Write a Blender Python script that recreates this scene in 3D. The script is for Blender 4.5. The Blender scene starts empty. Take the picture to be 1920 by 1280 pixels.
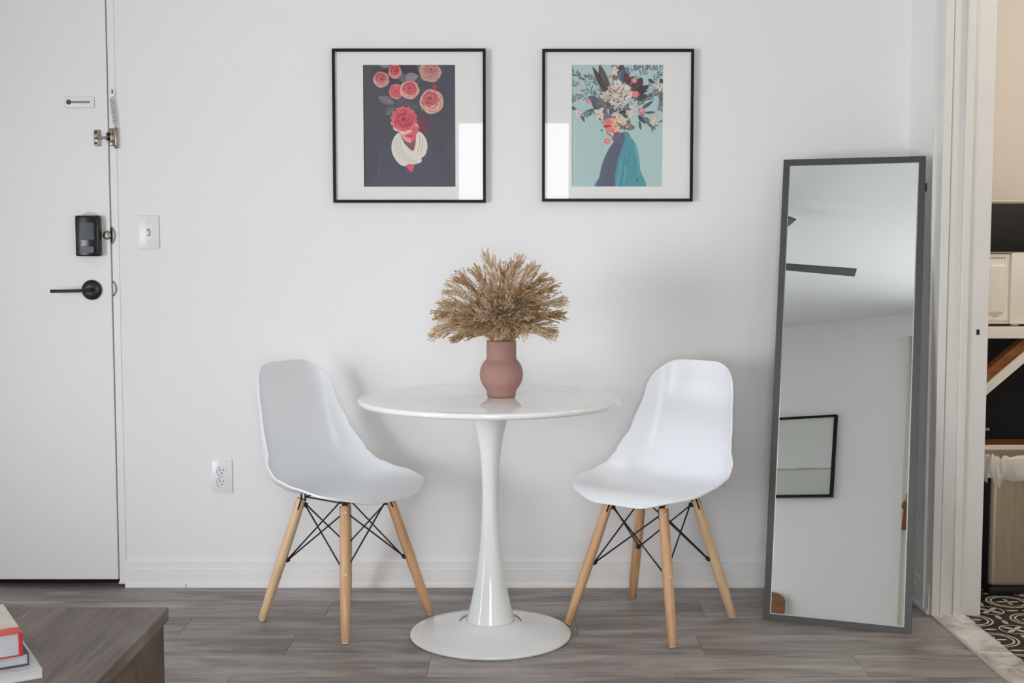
import bpy, bmesh, math, random
import numpy as np
from mathutils import Vector, Matrix
random.seed(7)
C = bpy.context.scene.collection
sc = bpy.context.scene
PI = math.pi
WY = 4.19          # face of the wall behind the table
HC = 2.68          # ceiling height

# ------------------------------------------------------------------ camera
cam = bpy.data.cameras.new('camera')
cam.sensor_fit = 'HORIZONTAL'; cam.sensor_width = 36.0
cam.lens = 2290.0/1920.0*36.0
cam.clip_start = 0.02
co = bpy.data.objects.new('camera', cam); C.objects.link(co)
co.location = (0, 0, 1.16)
co.rotation_euler = (PI/2 - math.atan((640-475)/2290.0), 0, 0)
sc.camera = co

# ------------------------------------------------------------------ daylight, lamps, exposure
w = bpy.data.worlds.new('overcast_sky'); sc.world = w; w.use_nodes = True
nt = w.node_tree; nt.nodes.clear()
wo = nt.nodes.new('ShaderNodeOutputWorld'); bg = nt.nodes.new('ShaderNodeBackground')
tc = nt.nodes.new('ShaderNodeTexCoord'); sx = nt.nodes.new('ShaderNodeSeparateXYZ')
rp = nt.nodes.new('ShaderNodeValToRGB')
rp.color_ramp.elements[0].position = 0.47; rp.color_ramp.elements[0].color = (0.40, 0.42, 0.38, 1)
rp.color_ramp.elements[1].position = 0.53; rp.color_ramp.elements[1].color = (0.90, 0.95, 1.0, 1)
mr = nt.nodes.new('ShaderNodeMath'); mr.operation = 'MULTIPLY_ADD'
mr.inputs[1].default_value = 0.5; mr.inputs[2].default_value = 0.5
nt.links.new(tc.outputs['Generated'], sx.inputs[0]); nt.links.new(sx.outputs['Z'], mr.inputs[0])
nt.links.new(mr.outputs[0], rp.inputs[0]); nt.links.new(rp.outputs[0], bg.inputs['Color'])
bg.inputs['Strength'].default_value = 3.0
nt.links.new(bg.outputs[0], wo.inputs['Surface'])

def area(name, loc, rot, sx_, sy_, power, color, portal=False):
    l = bpy.data.lights.new(name, 'AREA'); l.shape = 'RECTANGLE'
    l.size = sx_; l.size_y = sy_; l.energy = power; l.color = color
    l.cycles.is_portal = portal
    o = bpy.data.objects.new(name, l); C.objects.link(o)
    o.location = loc; o.rotation_euler = rot
    return o
# daylight coming in by the two windows (the windows are built further down)
sl_ = area('side_window_daylight', (-3.85, -0.10, 0.92), (0, -PI/2, math.radians(46)), 1.8, 2.3, 94, (0.92, 0.94, 1.0))
sl_.data.spread = math.radians(120)
area('rear_window_daylight', (0.02, -0.52, 1.22), (PI/2, 0, 0), 0.95, 1.9, 50, (0.95, 0.98, 1.0))
sc.view_settings.view_transform = 'Standard'
sc.view_settings.look = 'None'
sc.view_settings.gamma = 1.0
sc.view_settings.use_curve_mapping = False
sc.view_settings.exposure = -0.15
sc.cycles.diffuse_bounces = 6
sc.cycles.max_bounces = 12
sc.cycles.caustics_reflective = False
sc.cycles.caustics_refractive = False

# ------------------------------------------------------------------ helpers
def lin(c):
    return tuple(((v/255.0)/12.92 if v/255.0 <= 0.04045 else ((v/255.0+0.055)/1.055)**2.4) for v in c)

class N:
    def __init__(s, name):
        s.m = bpy.data.materials.new(name); s.m.use_nodes = True
        s.t = s.m.node_tree
        s.b = s.t.nodes['Principled BSDF']; s.out = s.t.nodes['Material Output']
    def n(s, kind, **kw):
        x = s.t.nodes.new('ShaderNode'+kind)
        for k, v in kw.items(): setattr(x, k, v)
        return x
    def l(s, a, b): s.t.links.new(a, b)
    def put(s, sock, v):
        if hasattr(v, 'is_linked') or isinstance(v, bpy.types.NodeSocket): s.l(v, sock)
        else: sock.default_value = v
    def math(s, op, a, b=0.0, c=0.0):
        x = s.n('Math', operation=op)
        s.put(x.inputs[0], a); s.put(x.inputs[1], b)
        if op in ('MULTIPLY_ADD', 'COMPARE', 'SMOOTH_MIN'): s.put(x.inputs[2], c)
        return x.outputs[0]
    def coord(s, scale=(1, 1, 1), kind='Object'):
        t = s.n('TexCoord'); mp = s.n('Mapping'); mp.inputs['Scale'].default_value = scale
        s.l(t.outputs[kind], mp.inputs['Vector']); return mp.outputs[0]
    def noise(s, vec, scale, detail=4, rough=0.5, w=None, dist=0.0):
        x = s.n('TexNoise')
        if w is not None:
            x.noise_dimensions = '4D'; s.put(x.inputs['W'], w)
        s.l(vec, x.inputs['Vector']); x.inputs['Scale'].default_value = scale
        x.inputs['Detail'].default_value = detail; x.inputs['Roughness'].default_value = rough
        x.inputs['Distortion'].default_value = dist
        return x.outputs['Fac']
    def ramp(s, fac, stops):
        x = s.n('ValToRGB'); r = x.color_ramp
        while len(r.elements) < len(stops): r.elements.new(0.5)
        for e, (p, c) in zip(r.elements, stops): e.position = p; e.color = (*c, 1)
        s.l(fac, x.inputs[0]); return x.outputs[0]
    def mix(s, f, a, b):
        x = s.n('Mix', data_type='RGBA'); s.put(x.inputs[0], f); s.put(x.inputs[6], a); s.put(x.inputs[7], b)
        return x.outputs[2]
    def bump(s, h, strength, dist=0.01):
        x = s.n('Bump'); x.inputs['Strength'].default_value = strength; x.inputs['Distance'].default_value = dist
        s.l(h, x.inputs['Height']); s.l(x.outputs[0], s.b.inputs['Normal'])
    def base(s, v, rough=None, metal=None, spec=None):
        if isinstance(v, tuple): v = (*v, 1) if len(v) == 3 else v
        s.put(s.b.inputs['Base Color'], v)
        if rough is not None: s.put(s.b.inputs['Roughness'], rough)
        if metal is not None: s.b.inputs['Metallic'].default_value = metal
        if spec is not None: s.b.inputs['Specular IOR Level'].default_value = spec
        return s.m

def paint(name, rgb, rough=0.5, var=0.03, scale=6.0, bump=0.0, metal=0.0, spec=0.5, bscale=120):
    k = N(name); c = lin(rgb)
    v = k.coord(); f = k.noise(v, scale, 3)
    lo = tuple(max(0, x*(1-var)) for x in c); hi = tuple(min(1, x*(1+var)) for x in c)
    k.base(k.ramp(f, [(0.3, lo), (0.7, hi)]), rough, metal, spec)
    if bump: k.bump(k.noise(v, bscale, 2), bump, 0.002)
    return k.m

M = {}
M['wall'] = paint('white_wall_paint', (236, 235, 234), 0.6, 0.008, 2.0, 0.12, bscale=160)
M['ceiling'] = paint('ceiling_paint', (222, 224, 226), 0.7, 0.01, 2.0, 0.08)
M['door'] = paint('white_door_enamel', (236, 232, 232), 0.42, 0.008, 3.0, 0.04, bscale=60)
M['trim'] = paint('white_trim_gloss', (238, 237, 235), 0.3, 0.012, 8.0, 0.05, bscale=50)
M['trim_warm'] = paint('old_white_trim', (224, 222, 217), 0.35, 0.02, 7.0, 0.10, bscale=40)
M['plate'] = paint('white_plate_plastic', (232, 231, 232), 0.3, 0.005)
M['slot'] = paint('dark_slot', (66, 66, 72), 0.6)
M['shell'] = paint('white_chair_plastic', (240, 242, 245), 0.33, 0.006, 3)
M['lacquer'] = paint('white_table_lacquer', (238, 239, 238), 0.035, 0.004, 3, spec=0.75)
M['blackwire'] = paint('black_wire', (26, 26, 32), 0.35, 0.05)
M['blackplastic'] = paint('black_plastic', (14, 20, 24), 0.22, 0.05)
M['blackmatte'] = paint('matte_black_metal', (22, 24, 30), 0.38, 0.05)
M['blackframe'] = paint('black_frame_lacquer', (14, 14, 16), 0.5, 0.05, spec=0.25)
M['mat'] = paint('white_mat_board', (241, 240, 238), 0.8, 0.004)
M['darkgap'] = paint('dark_gap', (12, 10, 10), 0.9)
M['nickel'] = paint('aged_nickel', (150, 142, 126), 0.35, 0.35, 160, 0.2, metal=0.8)
M['steel'] = paint('screw_steel', (205, 200, 190), 0.3, 0.05, metal=0.5)
M['glide'] = paint('white_glide', (230, 226, 218), 0.4)
M['mframe'] = paint('grey_brown_mirror_frame', (66, 65, 60), 0.42, 0.06, 12)
M['fan'] = paint('dark_grey_fan', (70, 74, 76), 0.5)
M['rust'] = paint('rust_yarn', (128, 72, 50), 0.9, 0.2, 60)
M['black_appliance'] = paint('black_appliance', (30, 28, 26), 0.3, 0.05)
M['blackpanel'] = paint('black_panel', (12, 12, 12), 0.6)
M['creamwhite'] = paint('cream_white_plastic', (238, 231, 220), 0.35, 0.01)
M['creamwall'] = paint('cream_wall_paint', (226, 219, 208), 0.6, 0.01, 2)
M['greywhite'] = paint('grey_white_plastic', (205, 196, 180), 0.35, 0.02)
M['bluecover'] = paint('navy_book_cloth', (58, 70, 92), 0.6, 0.06, 40)
M['redcover'] = paint('red_book_cloth', (186, 42, 44), 0.5, 0.06, 40)
M['greycover'] = paint('pale_grey_book_cover', (206, 206, 204), 0.45, 0.03, 20)
M['tanedge'] = paint('orange_wood_edge', (214, 205, 196), 0.5)

def pages():
    k = N('book_pages'); v = k.coord((1, 1, 260))
    k.base(k.ramp(k.noise(v, 3, 2), [(0.35, lin((170, 172, 178))), (0.65, lin((206, 207, 212)))]), 0.8); return k.m
M['pages'] = pages()

def bookprint():
    # pale dust jacket with a red painted band along the near edge
    k = N('printed_jacket'); t = k.n('TexCoord'); s = k.n('SeparateXYZ'); k.l(t.outputs['Object'], s.inputs[0])
    n = k.noise(t.outputs['Object'], 38, 3, 0.6)
    e = k.math('ADD', s.outputs['Y'], k.math('MULTIPLY', n, 0.06))
    f = k.math('LESS_THAN', e, 0.066)
    pale = k.ramp(k.noise(t.outputs['Object'], 22, 3), [(0.35, lin((196, 192, 172))), (0.65, lin((214, 206, 192)))])
    k.base(k.mix(f, pale, (*lin((214, 60, 48)), 1)), 0.4); return k.m
M['jacket'] = bookprint()

def beech(name, a, b, c):
    k = N(name); v = k.coord((9, 9, 0.9)); oi = k.n('ObjectInfo')
    f = k.noise(v, 9, 4, 0.55, k.math('MULTIPLY', oi.outputs['Random'], 20))
    k.base(k.ramp(f, [(0.28, lin(a)), (0.5, lin(b)), (0.74, lin(c))]), 0.42); return k.m
M['beech'] = beech('beech_leg_lit', (208, 172, 134), (224, 190, 152), (234, 204, 168))  # paler copy of the leg wood, light on facing legs put into the colour
M['beech_shaded'] = beech('beech_leg_shaded', (196, 148, 106), (214, 168, 124), (226, 186, 144))  # deeper copy of the same wood, painted as less lit

def plankmat():
    k = N('grey_vinyl_plank'); oi = k.n('ObjectInfo'); r = oi.outputs['Random']
    wv = k.math('MULTIPLY', r, 37.0)
    v = k.coord((1.0, 5.0, 1)); v2 = k.coord((1.2, 22, 1)); v3 = k.coord((1.0, 6.5, 1))
    a = k.noise(v, 2.4, 6, 0.60, wv, 0.6); b = k.noise(v2, 3.2, 4, 0.6, wv); c = k.noise(v3, 3.2, 4, 0.55, k.math('ADD', wv, 9.0), 1.2)
    g = k.math('ADD', k.math('MULTIPLY', a, 0.74), k.math('MULTIPLY', b, 0.26))
    col = k.ramp(g, [(0.32, lin((96, 88, 82))), (0.44, lin((132, 123, 117))), (0.55, lin((160, 151, 145))), (0.68, lin((184, 176, 170)))])
    streak = k.ramp(c, [(0.56, (1, 1, 1)), (0.62, (0.80, 0.78, 0.77)), (0.72, (0.55, 0.52, 0.50))])
    x = k.n('Mix', data_type='RGBA', blend_type='MULTIPLY'); x.inputs[0].default_value = 0.9
    k.l(col, x.inputs[6]); k.l(streak, x.inputs[7])
    tone = k.math('MULTIPLY_ADD', r, 0.16, 0.92)
    h = k.n('HueSaturation'); k.l(x.outputs[2], h.inputs['Color']); k.l(tone, h.inputs['Value'])
    h.inputs['Saturation'].default_value = 0.9
    k.base(h.outputs[0], k.math('MULTIPLY_ADD', b, 0.2, 0.38)); k.bump(b, 0.12, 0.002); return k.m
M['plank'] = plankmat()

def rustic():
    k = N('rustic_grey_brown_wood'); v = k.coord((6, 1.1, 6)); v2 = k.coord((34, 2.0, 34))
    a = k.noise(v, 2.2, 5, 0.6, None, 0.4); b = k.noise(v2, 2.5, 3, 0.6)
    g = k.math('ADD', k.math('MULTIPLY', a, 0.7), k.math('MULTIPLY', b, 0.3))
    k.base(k.ramp(g, [(0.32, lin((70, 58, 48))), (0.48, lin((98, 84, 74))), (0.60, lin((120, 108, 98))), (0.72, lin((142, 132, 122)))]), 0.45)
    k.bump(b, 0.15, 0.003); return k.m
M['rustic'] = rustic()

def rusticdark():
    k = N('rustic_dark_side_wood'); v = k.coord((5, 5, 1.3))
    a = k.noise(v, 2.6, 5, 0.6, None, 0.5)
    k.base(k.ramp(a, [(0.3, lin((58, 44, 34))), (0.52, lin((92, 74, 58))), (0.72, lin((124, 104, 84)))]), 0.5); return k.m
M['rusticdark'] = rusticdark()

def brownwood():
    k = N('brown_stained_wood'); v = k.coord((2, 12, 12))
    k.base(k.ramp(k.noise(v, 5, 4), [(0.3, lin((112, 66, 26))), (0.7, lin((150, 94, 44)))]), 0.4); return k.m
M['brown'] = brownwood()

def terracotta():
    k = N('dusty_rose_ceramic'); v = k.coord((1, 1, 1)); vs = k.coord((2, 2, 30))
    a = k.noise(v, 8, 4); b = k.noise(vs, 10, 3)
    k.base(k.ramp(a, [(0.3, lin((152, 114, 106))), (0.7, lin((168, 129, 120)))]), 0.7)
    k.bump(b, 0.18, 0.002); return k.m
M['vase'] = terracotta()

def reed(name, stops):
    k = N(name); oi = k.n('ObjectInfo'); v = k.coord()
    f = k.noise(v, 55, 3, 0.6, k.math('MULTIPLY', oi.outputs['Random'], 13))
    k.base(k.ramp(f, stops), 0.85, spec=0.2)
    return k.m
M['reed'] = [reed('dried_reed_tan', [(0.3, lin((172, 142, 106))), (0.5, lin((210, 184, 150))), (0.7, lin((234, 214, 188)))]),
             reed('dried_reed_pale', [(0.3, lin((196, 170, 138))), (0.5, lin((224, 204, 176))), (0.7, lin((242, 228, 206)))]),
             reed('dried_reed_brown', [(0.3, lin((150, 114, 78))), (0.5, lin((194, 160, 122))), (0.7, lin((222, 194, 160)))])]

def marble():
    k = N('white_grey_marble'); v = k.coord()
    a = k.noise(v, 7, 6, 0.6, None, 1.6); b = k.noise(v, 16, 5, 0.6, None, 2.0)
    k.base(k.mix(k.ramp(b, [(0.45, (0, 0, 0)), (0.62, (0.6, 0.6, 0.6))]),
                 k.ramp(a, [(0.34, lin((168, 160, 156))), (0.50, lin((226, 220, 215))), (0.66, lin((240, 235, 230)))]),
                 (*lin((196, 186, 176)), 1)), 0.25); return k.m
M['marble'] = marble()

def tilemat():
    k = N('black_white_ornament_tile'); t = k.n('TexCoord'); s = k.n('SeparateXYZ'); k.l(t.outputs['Object'], s.inputs[0])
    x = k.math('ABSOLUTE', s.outputs['X']); y = k.math('ABSOLUTE', s.outputs['Y'])
    def dist(a, b): return k.math('SQRT', k.math('ADD', k.math('MULTIPLY', a, a), k.math('MULTIPLY', b, b)))
    cx = k.math('SUBTRACT', x, 0.1); cy = k.math('SUBTRACT', y, 0.1)
    d = dist(cx, cy); r = dist(x, y)
    def band(v, lo, hi): return k.math('MULTIPLY', k.math('GREATER_THAN', v, lo), k.math('LESS_THAN', v, hi))
    th = k.math('ARCTAN2', y, x); c2 = k.math('ABSOLUTE', k.math('COSINE', k.math('MULTIPLY', th, 2.0)))
    s2 = k.math('ABSOLUTE', k.math('SINE', k.math('MULTIPLY', th, 2.0)))
    petal = k.math('LESS_THAN', r, k.math('MULTIPLY', k.math('POWER', s2, 2.0), 0.040))
    thc = k.math('ARCTAN2', cy, cx); p2 = k.math('POWER', k.math('ABSOLUTE', k.math('COSINE', k.math('MULTIPLY', thc, 2.0))), 3.0)
    petal2 = k.math('LESS_THAN', d, k.math('MULTIPLY', p2, 0.036))
    leaf = k.math('LESS_THAN', dist(k.math('SUBTRACT', x, 0.074), k.math('MULTIPLY', y, 2.6)), 0.020)
    leaf2 = k.math('LESS_THAN', dist(k.math('SUBTRACT', y, 0.074), k.math('MULTIPLY', x, 2.6)), 0.020)
    f = band(d, 0.0500, 0.0565)
    for g in (band(d, 0.0640, 0.0700), band(r, 0.0415, 0.0460), petal, petal2, leaf, leaf2): f = k.math('MAXIMUM', f, g)
    n = k.noise(t.outputs['Object'], 40, 3)
    f = k.math('MULTIPLY', f, k.math('GREATER_THAN', n, 0.30))
    k.base(k.mix(f, (*lin((34, 31, 28)), 1), (*lin((206, 198, 186)), 1)), 0.4); return k.m
M['tile'] = tilemat()
M['grout'] = paint('dark_grout', (40, 38, 36), 0.9)

def steel():
    k = N('brushed_steel'); v = k.coord((70, 70, 1)); n = k.noise(v, 6, 3)
    k.base(k.ramp(n, [(0.3, lin((172, 158, 138))), (0.7, lin((196, 180, 158)))]), 0.42, 0.5); return k.m
M['brushed'] = steel()

def bag():
    k = N('translucent_bin_bag'); k.base((*lin((225, 220, 212)), 1), 0.3)
    k.b.inputs['Alpha'].default_value = 0.86
    k.b.inputs['Subsurface Weight'].default_value = 0.0
    k.bump(k.noise(k.coord(), 70, 4), 0.4, 0.004); return k.m
M['bag'] = bag()

def glass(name, tint=(1, 1, 1)):
    k = N(name); k.t.nodes.remove(k.b)
    tr = k.n('BsdfTransparent'); tr.inputs[0].default_value = (*tint, 1)
    gl = k.n('BsdfGlossy'); gl.inputs['Roughness'].default_value = 0.015
    fr = k.n('LayerWeight'); fr.inputs[0].default_value = 0.5
    mx = k.n('MixShader'); mul = k.math('MULTIPLY_ADD', k.math('POWER', fr.outputs['Facing'], 5.0), 0.9, 0.021)
    k.l(mul, mx.inputs[0]); k.l(tr.outputs[0], mx.inputs[1]); k.l(gl.outputs[0], mx.inputs[2]); k.l(mx.outputs[0], k.out.inputs[0])
    return k.m
M['glass'] = glass('clear_glass')
def mirror():
    k = N('mirror_silver'); k.base((0.90, 0.925, 0.91, 1), 0.0, 1.0); return k.m
M['mirror'] = mirror()
def cloth():
    k = N('sheer_curtain_cloth'); k.t.nodes.remove(k.b)
    v = k.coord((60, 60, 60)); n = k.noise(v, 8, 2)
    di = k.n('BsdfDiffuse'); tl = k.n('BsdfTranslucent'); mx = k.n('MixShader'); mx.inputs[0].default_value = 0.4
    col = k.ramp(n, [(0.3, lin((226, 224, 218))), (0.7, lin((240, 238, 232)))])
    k.l(col, di.inputs[0]); k.l(col, tl.inputs[0]); k.l(di.outputs[0], mx.inputs[1]); k.l(tl.outputs[0], mx.inputs[2]); k.l(mx.outputs[0], k.out.inputs[0])
    return k.m
M['cloth'] = cloth()
def lampmat():
    k = N('lamp_glow'); k.base((0.9, 0.85, 0.75, 1), 0.4)
    k.b.inputs['Emission Color'].default_value = (1.0, 0.86, 0.68, 1); k.b.inputs['Emission Strength'].default_value = 6.0; return k.m
M['glow'] = lampmat()

# ---- mesh helpers
def link(o, parent=None):
    C.objects.link(o)
    if parent is not None: o.parent = parent
    return o
def bm_obj(name, bm, mat, parent=None, smooth=False, loc=None, rot=None):
    me = bpy.data.meshes.new(name)
    bmesh.ops.recalc_face_normals(bm, faces=bm.faces[:])
    bm.to_mesh(me); bm.free()
    mats = mat if isinstance(mat, (list, tuple)) else [mat]
    for m in mats: me.materials.append(m)
    if smooth:
        for p in me.polygons: p.use_smooth = True
    o = bpy.data.objects.new(name, me); link(o, parent)
    if loc: o.location = loc
    if rot: o.rotation_euler = rot
    return o
def add_box(bm, lo, hi, bev=0.0, seg=2):
    r = bmesh.ops.create_cube(bm, size=1.0); vs = r['verts']
    for v in vs:
        v.co = Vector((lo[i] + (v.co[i]+0.5)*(hi[i]-lo[i]) for i in range(3)))
    if bev:
        es = list({e for v in vs for e in v.link_edges})
        bmesh.ops.bevel(bm, geom=es, offset=bev, segments=seg, affect='EDGES', profile=0.5)
def box(name, lo, hi, mat, parent=None, bev=0.0, seg=2, smooth=False):
    bm = bmesh.new(); add_box(bm, lo, hi, bev, seg); return bm_obj(name, bm, mat, parent, smooth)
def boxes(name, lst, mat, parent=None, bev=0.0):
    bm = bmesh.new()
    for lo, hi in lst: add_box(bm, lo, hi, bev)
    return bm_obj(name, bm, mat, parent)
def add_lathe(bm, prof, seg=64, cx=0, cy=0):
    rings = []
    for r, z in prof:
        if r < 1e-6: rings.append([bm.verts.new((cx, cy, z))])
        else: rings.append([bm.verts.new((cx+r*math.cos(2*PI*i/seg), cy+r*math.sin(2*PI*i/seg), z)) for i in range(seg)])
    for a, b in zip(rings, rings[1:]):
        for i in range(seg):
            j = (i+1) % seg
            if len(a) == 1 and len(b) > 1: bm.faces.new((a[0], b[i], b[j]))
            elif len(b) == 1 and len(a) > 1: bm.faces.new((a[i], a[j], b[0]))
            elif len(a) > 1: bm.faces.new((a[i], a[j], b[j], b[i]))
def lathe(name, prof, mat, parent=None, seg=64, loc=None, rot=None):
    bm = bmesh.new(); add_lathe(bm, prof, seg); o = bm_obj(name, bm, mat, parent, True, loc, rot)
    return o
def add_tube(bm, pts, r, seg=10, caps=True):
    pts = [Vector(p) for p in pts]; rs = r if isinstance(r, (list, tuple)) else [r]*len(pts)
    rings = []; t0 = (pts[1]-pts[0]).normalized()
    up = Vector((0, 0, 1)) if abs(t0.z) < 0.9 else Vector((1, 0, 0))
    u = t0.cross(up).normalized()
    for i, p in enumerate(pts):
        t = (pts[min(i+1, len(pts)-1)] - pts[max(i-1, 0)]).normalized()
        u = (u - t*u.dot(t)).normalized(); v = t.cross(u)
        rings.append([bm.verts.new(p + (u*math.cos(2*PI*k/seg)+v*math.sin(2*PI*k/seg))*rs[i]) for k in range(seg)])
    for a, b in zip(rings, rings[1:]):
        for k in range(seg):
            bm.faces.new((a[k], a[(k+1) % seg], b[(k+1) % seg], b[k]))
    if caps:
        bm.faces.new(rings[0][::-1]); bm.faces.new(rings[-1])
def tube(name, pts, r, mat, parent=None, seg=10):
    bm = bmesh.new(); add_tube(bm, pts, r, seg); return bm_obj(name, bm, mat, parent, True)
def spline(P, n):
    P = [Vector(p) for p in P]; out = []
    Q = [P[0]*2-P[1]] + P + [P[-1]*2-P[-2]]
    for i in range(n+1):
        s = i/n*(len(P)-1); k = min(int(s), len(P)-2); t = s-k
        a, b, c, d = Q[k:k+4]
        out.append(0.5*((2*b) + (c-a)*t + (2*a-5*b+4*c-d)*t*t + (3*b-a-3*c+d)*t**3))
    return out
def interp(tab, s):
    for (a, va), (b, vb) in zip(tab, tab[1:]):
        if s <= b:
            t = (s-a)/(b-a); t = max(0, min(1, t)); t = t*t*(3-2*t)*0.5 + t*0.5
            return va + (vb-va)*t
    return tab[-1][1]
def thing(name, label, cat, loc=(0, 0, 0), rz=0.0, group=None):
    o = bpy.data.objects.new(name, None); C.objects.link(o); o.empty_display_size = 0.05
    o.location = loc; o.rotation_euler = (0, 0, rz); tag(o, label, cat, group); return o
def tag(o, label, cat, group=None):
    o['label'] = label; o['category'] = cat
    if group: o['group'] = group
    return o
def struct(o, label=None):
    o['kind'] = 'structure'
    if label: o['label'] = label
    return o
def relabel(o, label): o['label'] = label; return o
def auto(o, ang=0.7):
    me = o.data
    for p in me.polygons: p.use_smooth = True
    try: me.set_sharp_from_angle(angle=ang)
    except Exception: pass
    return o

# ================================================================== the room shell
RB = -0.40        # wall behind the camera
LX = -3.05        # wall to the left
RX = 1.35         # wall to the right, holds the kitchen doorway
DY = 3.85         # far jamb of the doorway
D1 = 2.75         # near jamb
# floor: a slab and one object per plank
fl = struct(box('floor', (LX-0.05, RB-0.05, -0.06), (RX+0.02, WY+0.12, -0.0015), paint('grey_plank_joint', (104, 97, 92), 0.8)), 'grey wood-look plank floor')
PW = 0.185; PL = 1.22
seams = {0: -0.60, 1: 0.20, 2: 0.56, 3: -0.235}
plank_cache = {}
y1 = 4.02 + PW; row = -1
while y1 > RB - 0.02:
    y0 = y1 - PW
    off = seams.get(row, random.uniform(0, PL))
    x = off
    while x > LX: x -= PL
    ya, yb = max(y0, RB-0.03), min(y1, WY+0.10)
    if row == -1: yb = WY + 0.10
    while x < RX:
        xa, xb = max(x, LX-0.02), min(x+PL, RX)
        if xb - xa > 0.005:
            g = 0.0005
            key = (round(xb-xa, 3), round(yb-ya, 3))
            if key not in plank_cache:
                bm = bmesh.new(); hx, hy = (xb-xa)/2-g, (yb-ya)/2-g
                add_box(bm, (-hx, -hy, -0.006), (hx, hy, 0.0), 0.0008, 1)
                me = bpy.data.meshes.new('plank'); bm.to_mesh(me); bm.free(); me.materials.append(M['plank'])
                plank_cache[key] = me
            o = bpy.data.objects.new('plank', plank_cache[key]); link(o, fl)
            o.location = ((xa+xb)/2, (ya+yb)/2, 0.0)
        x += PL
    y1 = y0; row += 1

struct(box('ceiling', (LX-0.1, RB-0.1, HC), (3.3, 5.2, HC+0.1), M['ceiling']), 'white ceiling')
DX0, DX1, DZ = -2.28, -1.372, 2.04        # front door leaf
wb = struct(boxes('wall_back', [((DX1+0.028, WY, -0.06), (RX+0.02, WY+0.12, HC)), ((LX-0.1, WY, DZ+0.03), (DX1+0.028, WY+0.12, HC)),
      ((LX-0.1, WY, -0.06), (DX0-0.04, WY+0.12, DZ+0.03))], M['wall']), 'white painted wall behind the table')
# small mends in the corner plaster
struct(boxes('wall_right', [((RX, DY+0.01, -0.06), (1.50, WY+0.10, HC)), ((RX, RB-0.1, -0.06), (1.50, D1, HC)), ((RX, D1, 2.06), (1.50, DY+0.01, HC))], M['wall']),
      'white side wall with the kitchen doorway')
# left wall with window opening
WY0, WY1, WZ0, WZ1 = -0.34, 1.75, 0.06, 2.10
struct(boxes('wall_left', [((LX-0.1, RB-0.1, -0.06), (LX, WY0, HC)), ((LX-0.1, WY1, -0.06), (LX, WY+0.12, HC)),
      ((LX-0.1, WY0, -0.06), (LX, WY1, WZ0)), ((LX-0.1, WY0, WZ1), (LX, WY1, HC))], M['wall']), 'white wall with the wide window')
RX0, RX1, RZ0, RZ1 = -0.46, 0.45, 0.30, 2.13
struct(boxes('wall_front', [((LX-0.1, RB-0.1, -0.06), (RX0, RB, HC)), ((RX1, RB-0.1, -0.06), (RX+0.1, RB, HC)),
      ((RX0, RB-0.1, -0.06), (RX1, RB, RZ0)), ((RX0, RB-0.1, RZ1), (RX1, RB, HC))], M['wall']), 'white wall behind the camera')
def window(name, lo, hi, axis, label):
    # lo/hi: opening (a0,z0),(a1,z1); axis 'x' = wall along Y at LX, 'y' = wall along X at RB
    e = bpy.data.objects.new(name, None); C.objects.link(e); struct(e, label)
    (a0, z0), (a1, z1) = lo, hi
    def bb(A0, A1, Z0, Z1, d0, d1):
        return ((LX-0.1+d0, A0, Z0), (LX-0.1+d1, A1, Z1)) if axis == 'x' else ((A0, RB-0.1+d0, Z0), (A1, RB-0.1+d1, Z1))
    t = 0.045; am = (a0+a1)/2
    fr = [bb(a0, a0+t, z0, z1, .02, .07), bb(a1-t, a1, z0, z1, .02, .07), bb(a0, a1, z0, z0+t, .02, .07), bb(a0, a1, z1-t, z1, .02, .07)]
    if axis == 'x': fr.append(bb(am-t/2, am+t/2, z0, z1, .025, .065))
    boxes('window_frame', fr, M['trim'], e)
    boxes('window_sill', [bb(a0-0.03, a1+0.03, z0-0.03, z0, .05, .14)], M['trim'], e)
    boxes('window_pane', [bb(a0+t, a1-t, z0+t, z1-t, .043, .047)], M['glass'], e)
    return e
window('window_1', (WY0, WZ0), (WY1, WZ1), 'x', 'tall white framed window in the left wall')
window('window_2', (RX0, RZ0), (RX1, RZ1), 'y', 'white framed window behind the camera')

# ---- front door with its hardware
dr = bpy.data.objects.new('door_1', None); C.objects.link(dr); struct(dr, 'white front door with a black lock and lever handle')
dr.location = (DX1, WY-0.001, 0)
FY = 0.0          # leaf face in door space
box('door_leaf', (DX0-DX1, 0, 0.0270), (-0.001, 0.040, DZ), M['door'], dr, 0.0015)
# lever handle: domed rose and thin lever
hx, hz = -1.4395-DX1, 1.0355
hb = bpy.data.objects.new('handle', None); link(hb, dr); hb.location = (hx, 0, hz)
lathe('rose', [(0, 0.0), (0.0335, 0.0), (0.0345, 0.004), (0.033, 0.009), (0.026, 0.0135), (0.014, 0.016), (0.0, 0.0165)], M['blackmatte'], hb, 48, None, (PI/2, 0, 0))
bm = bmesh.new(); add_tube(bm, spline([(0.002, -0.012, 0), (0.0, -0.040, 0), (-0.012, -0.052, -0.0005), (-0.05, -0.054, -0.002), (-0.122, -0.054, -0.003)], 20), [0.008]*6+[0.0055]*15, 12)
bm_obj('lever', bm, M['blackmatte'], hb, True)
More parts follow.
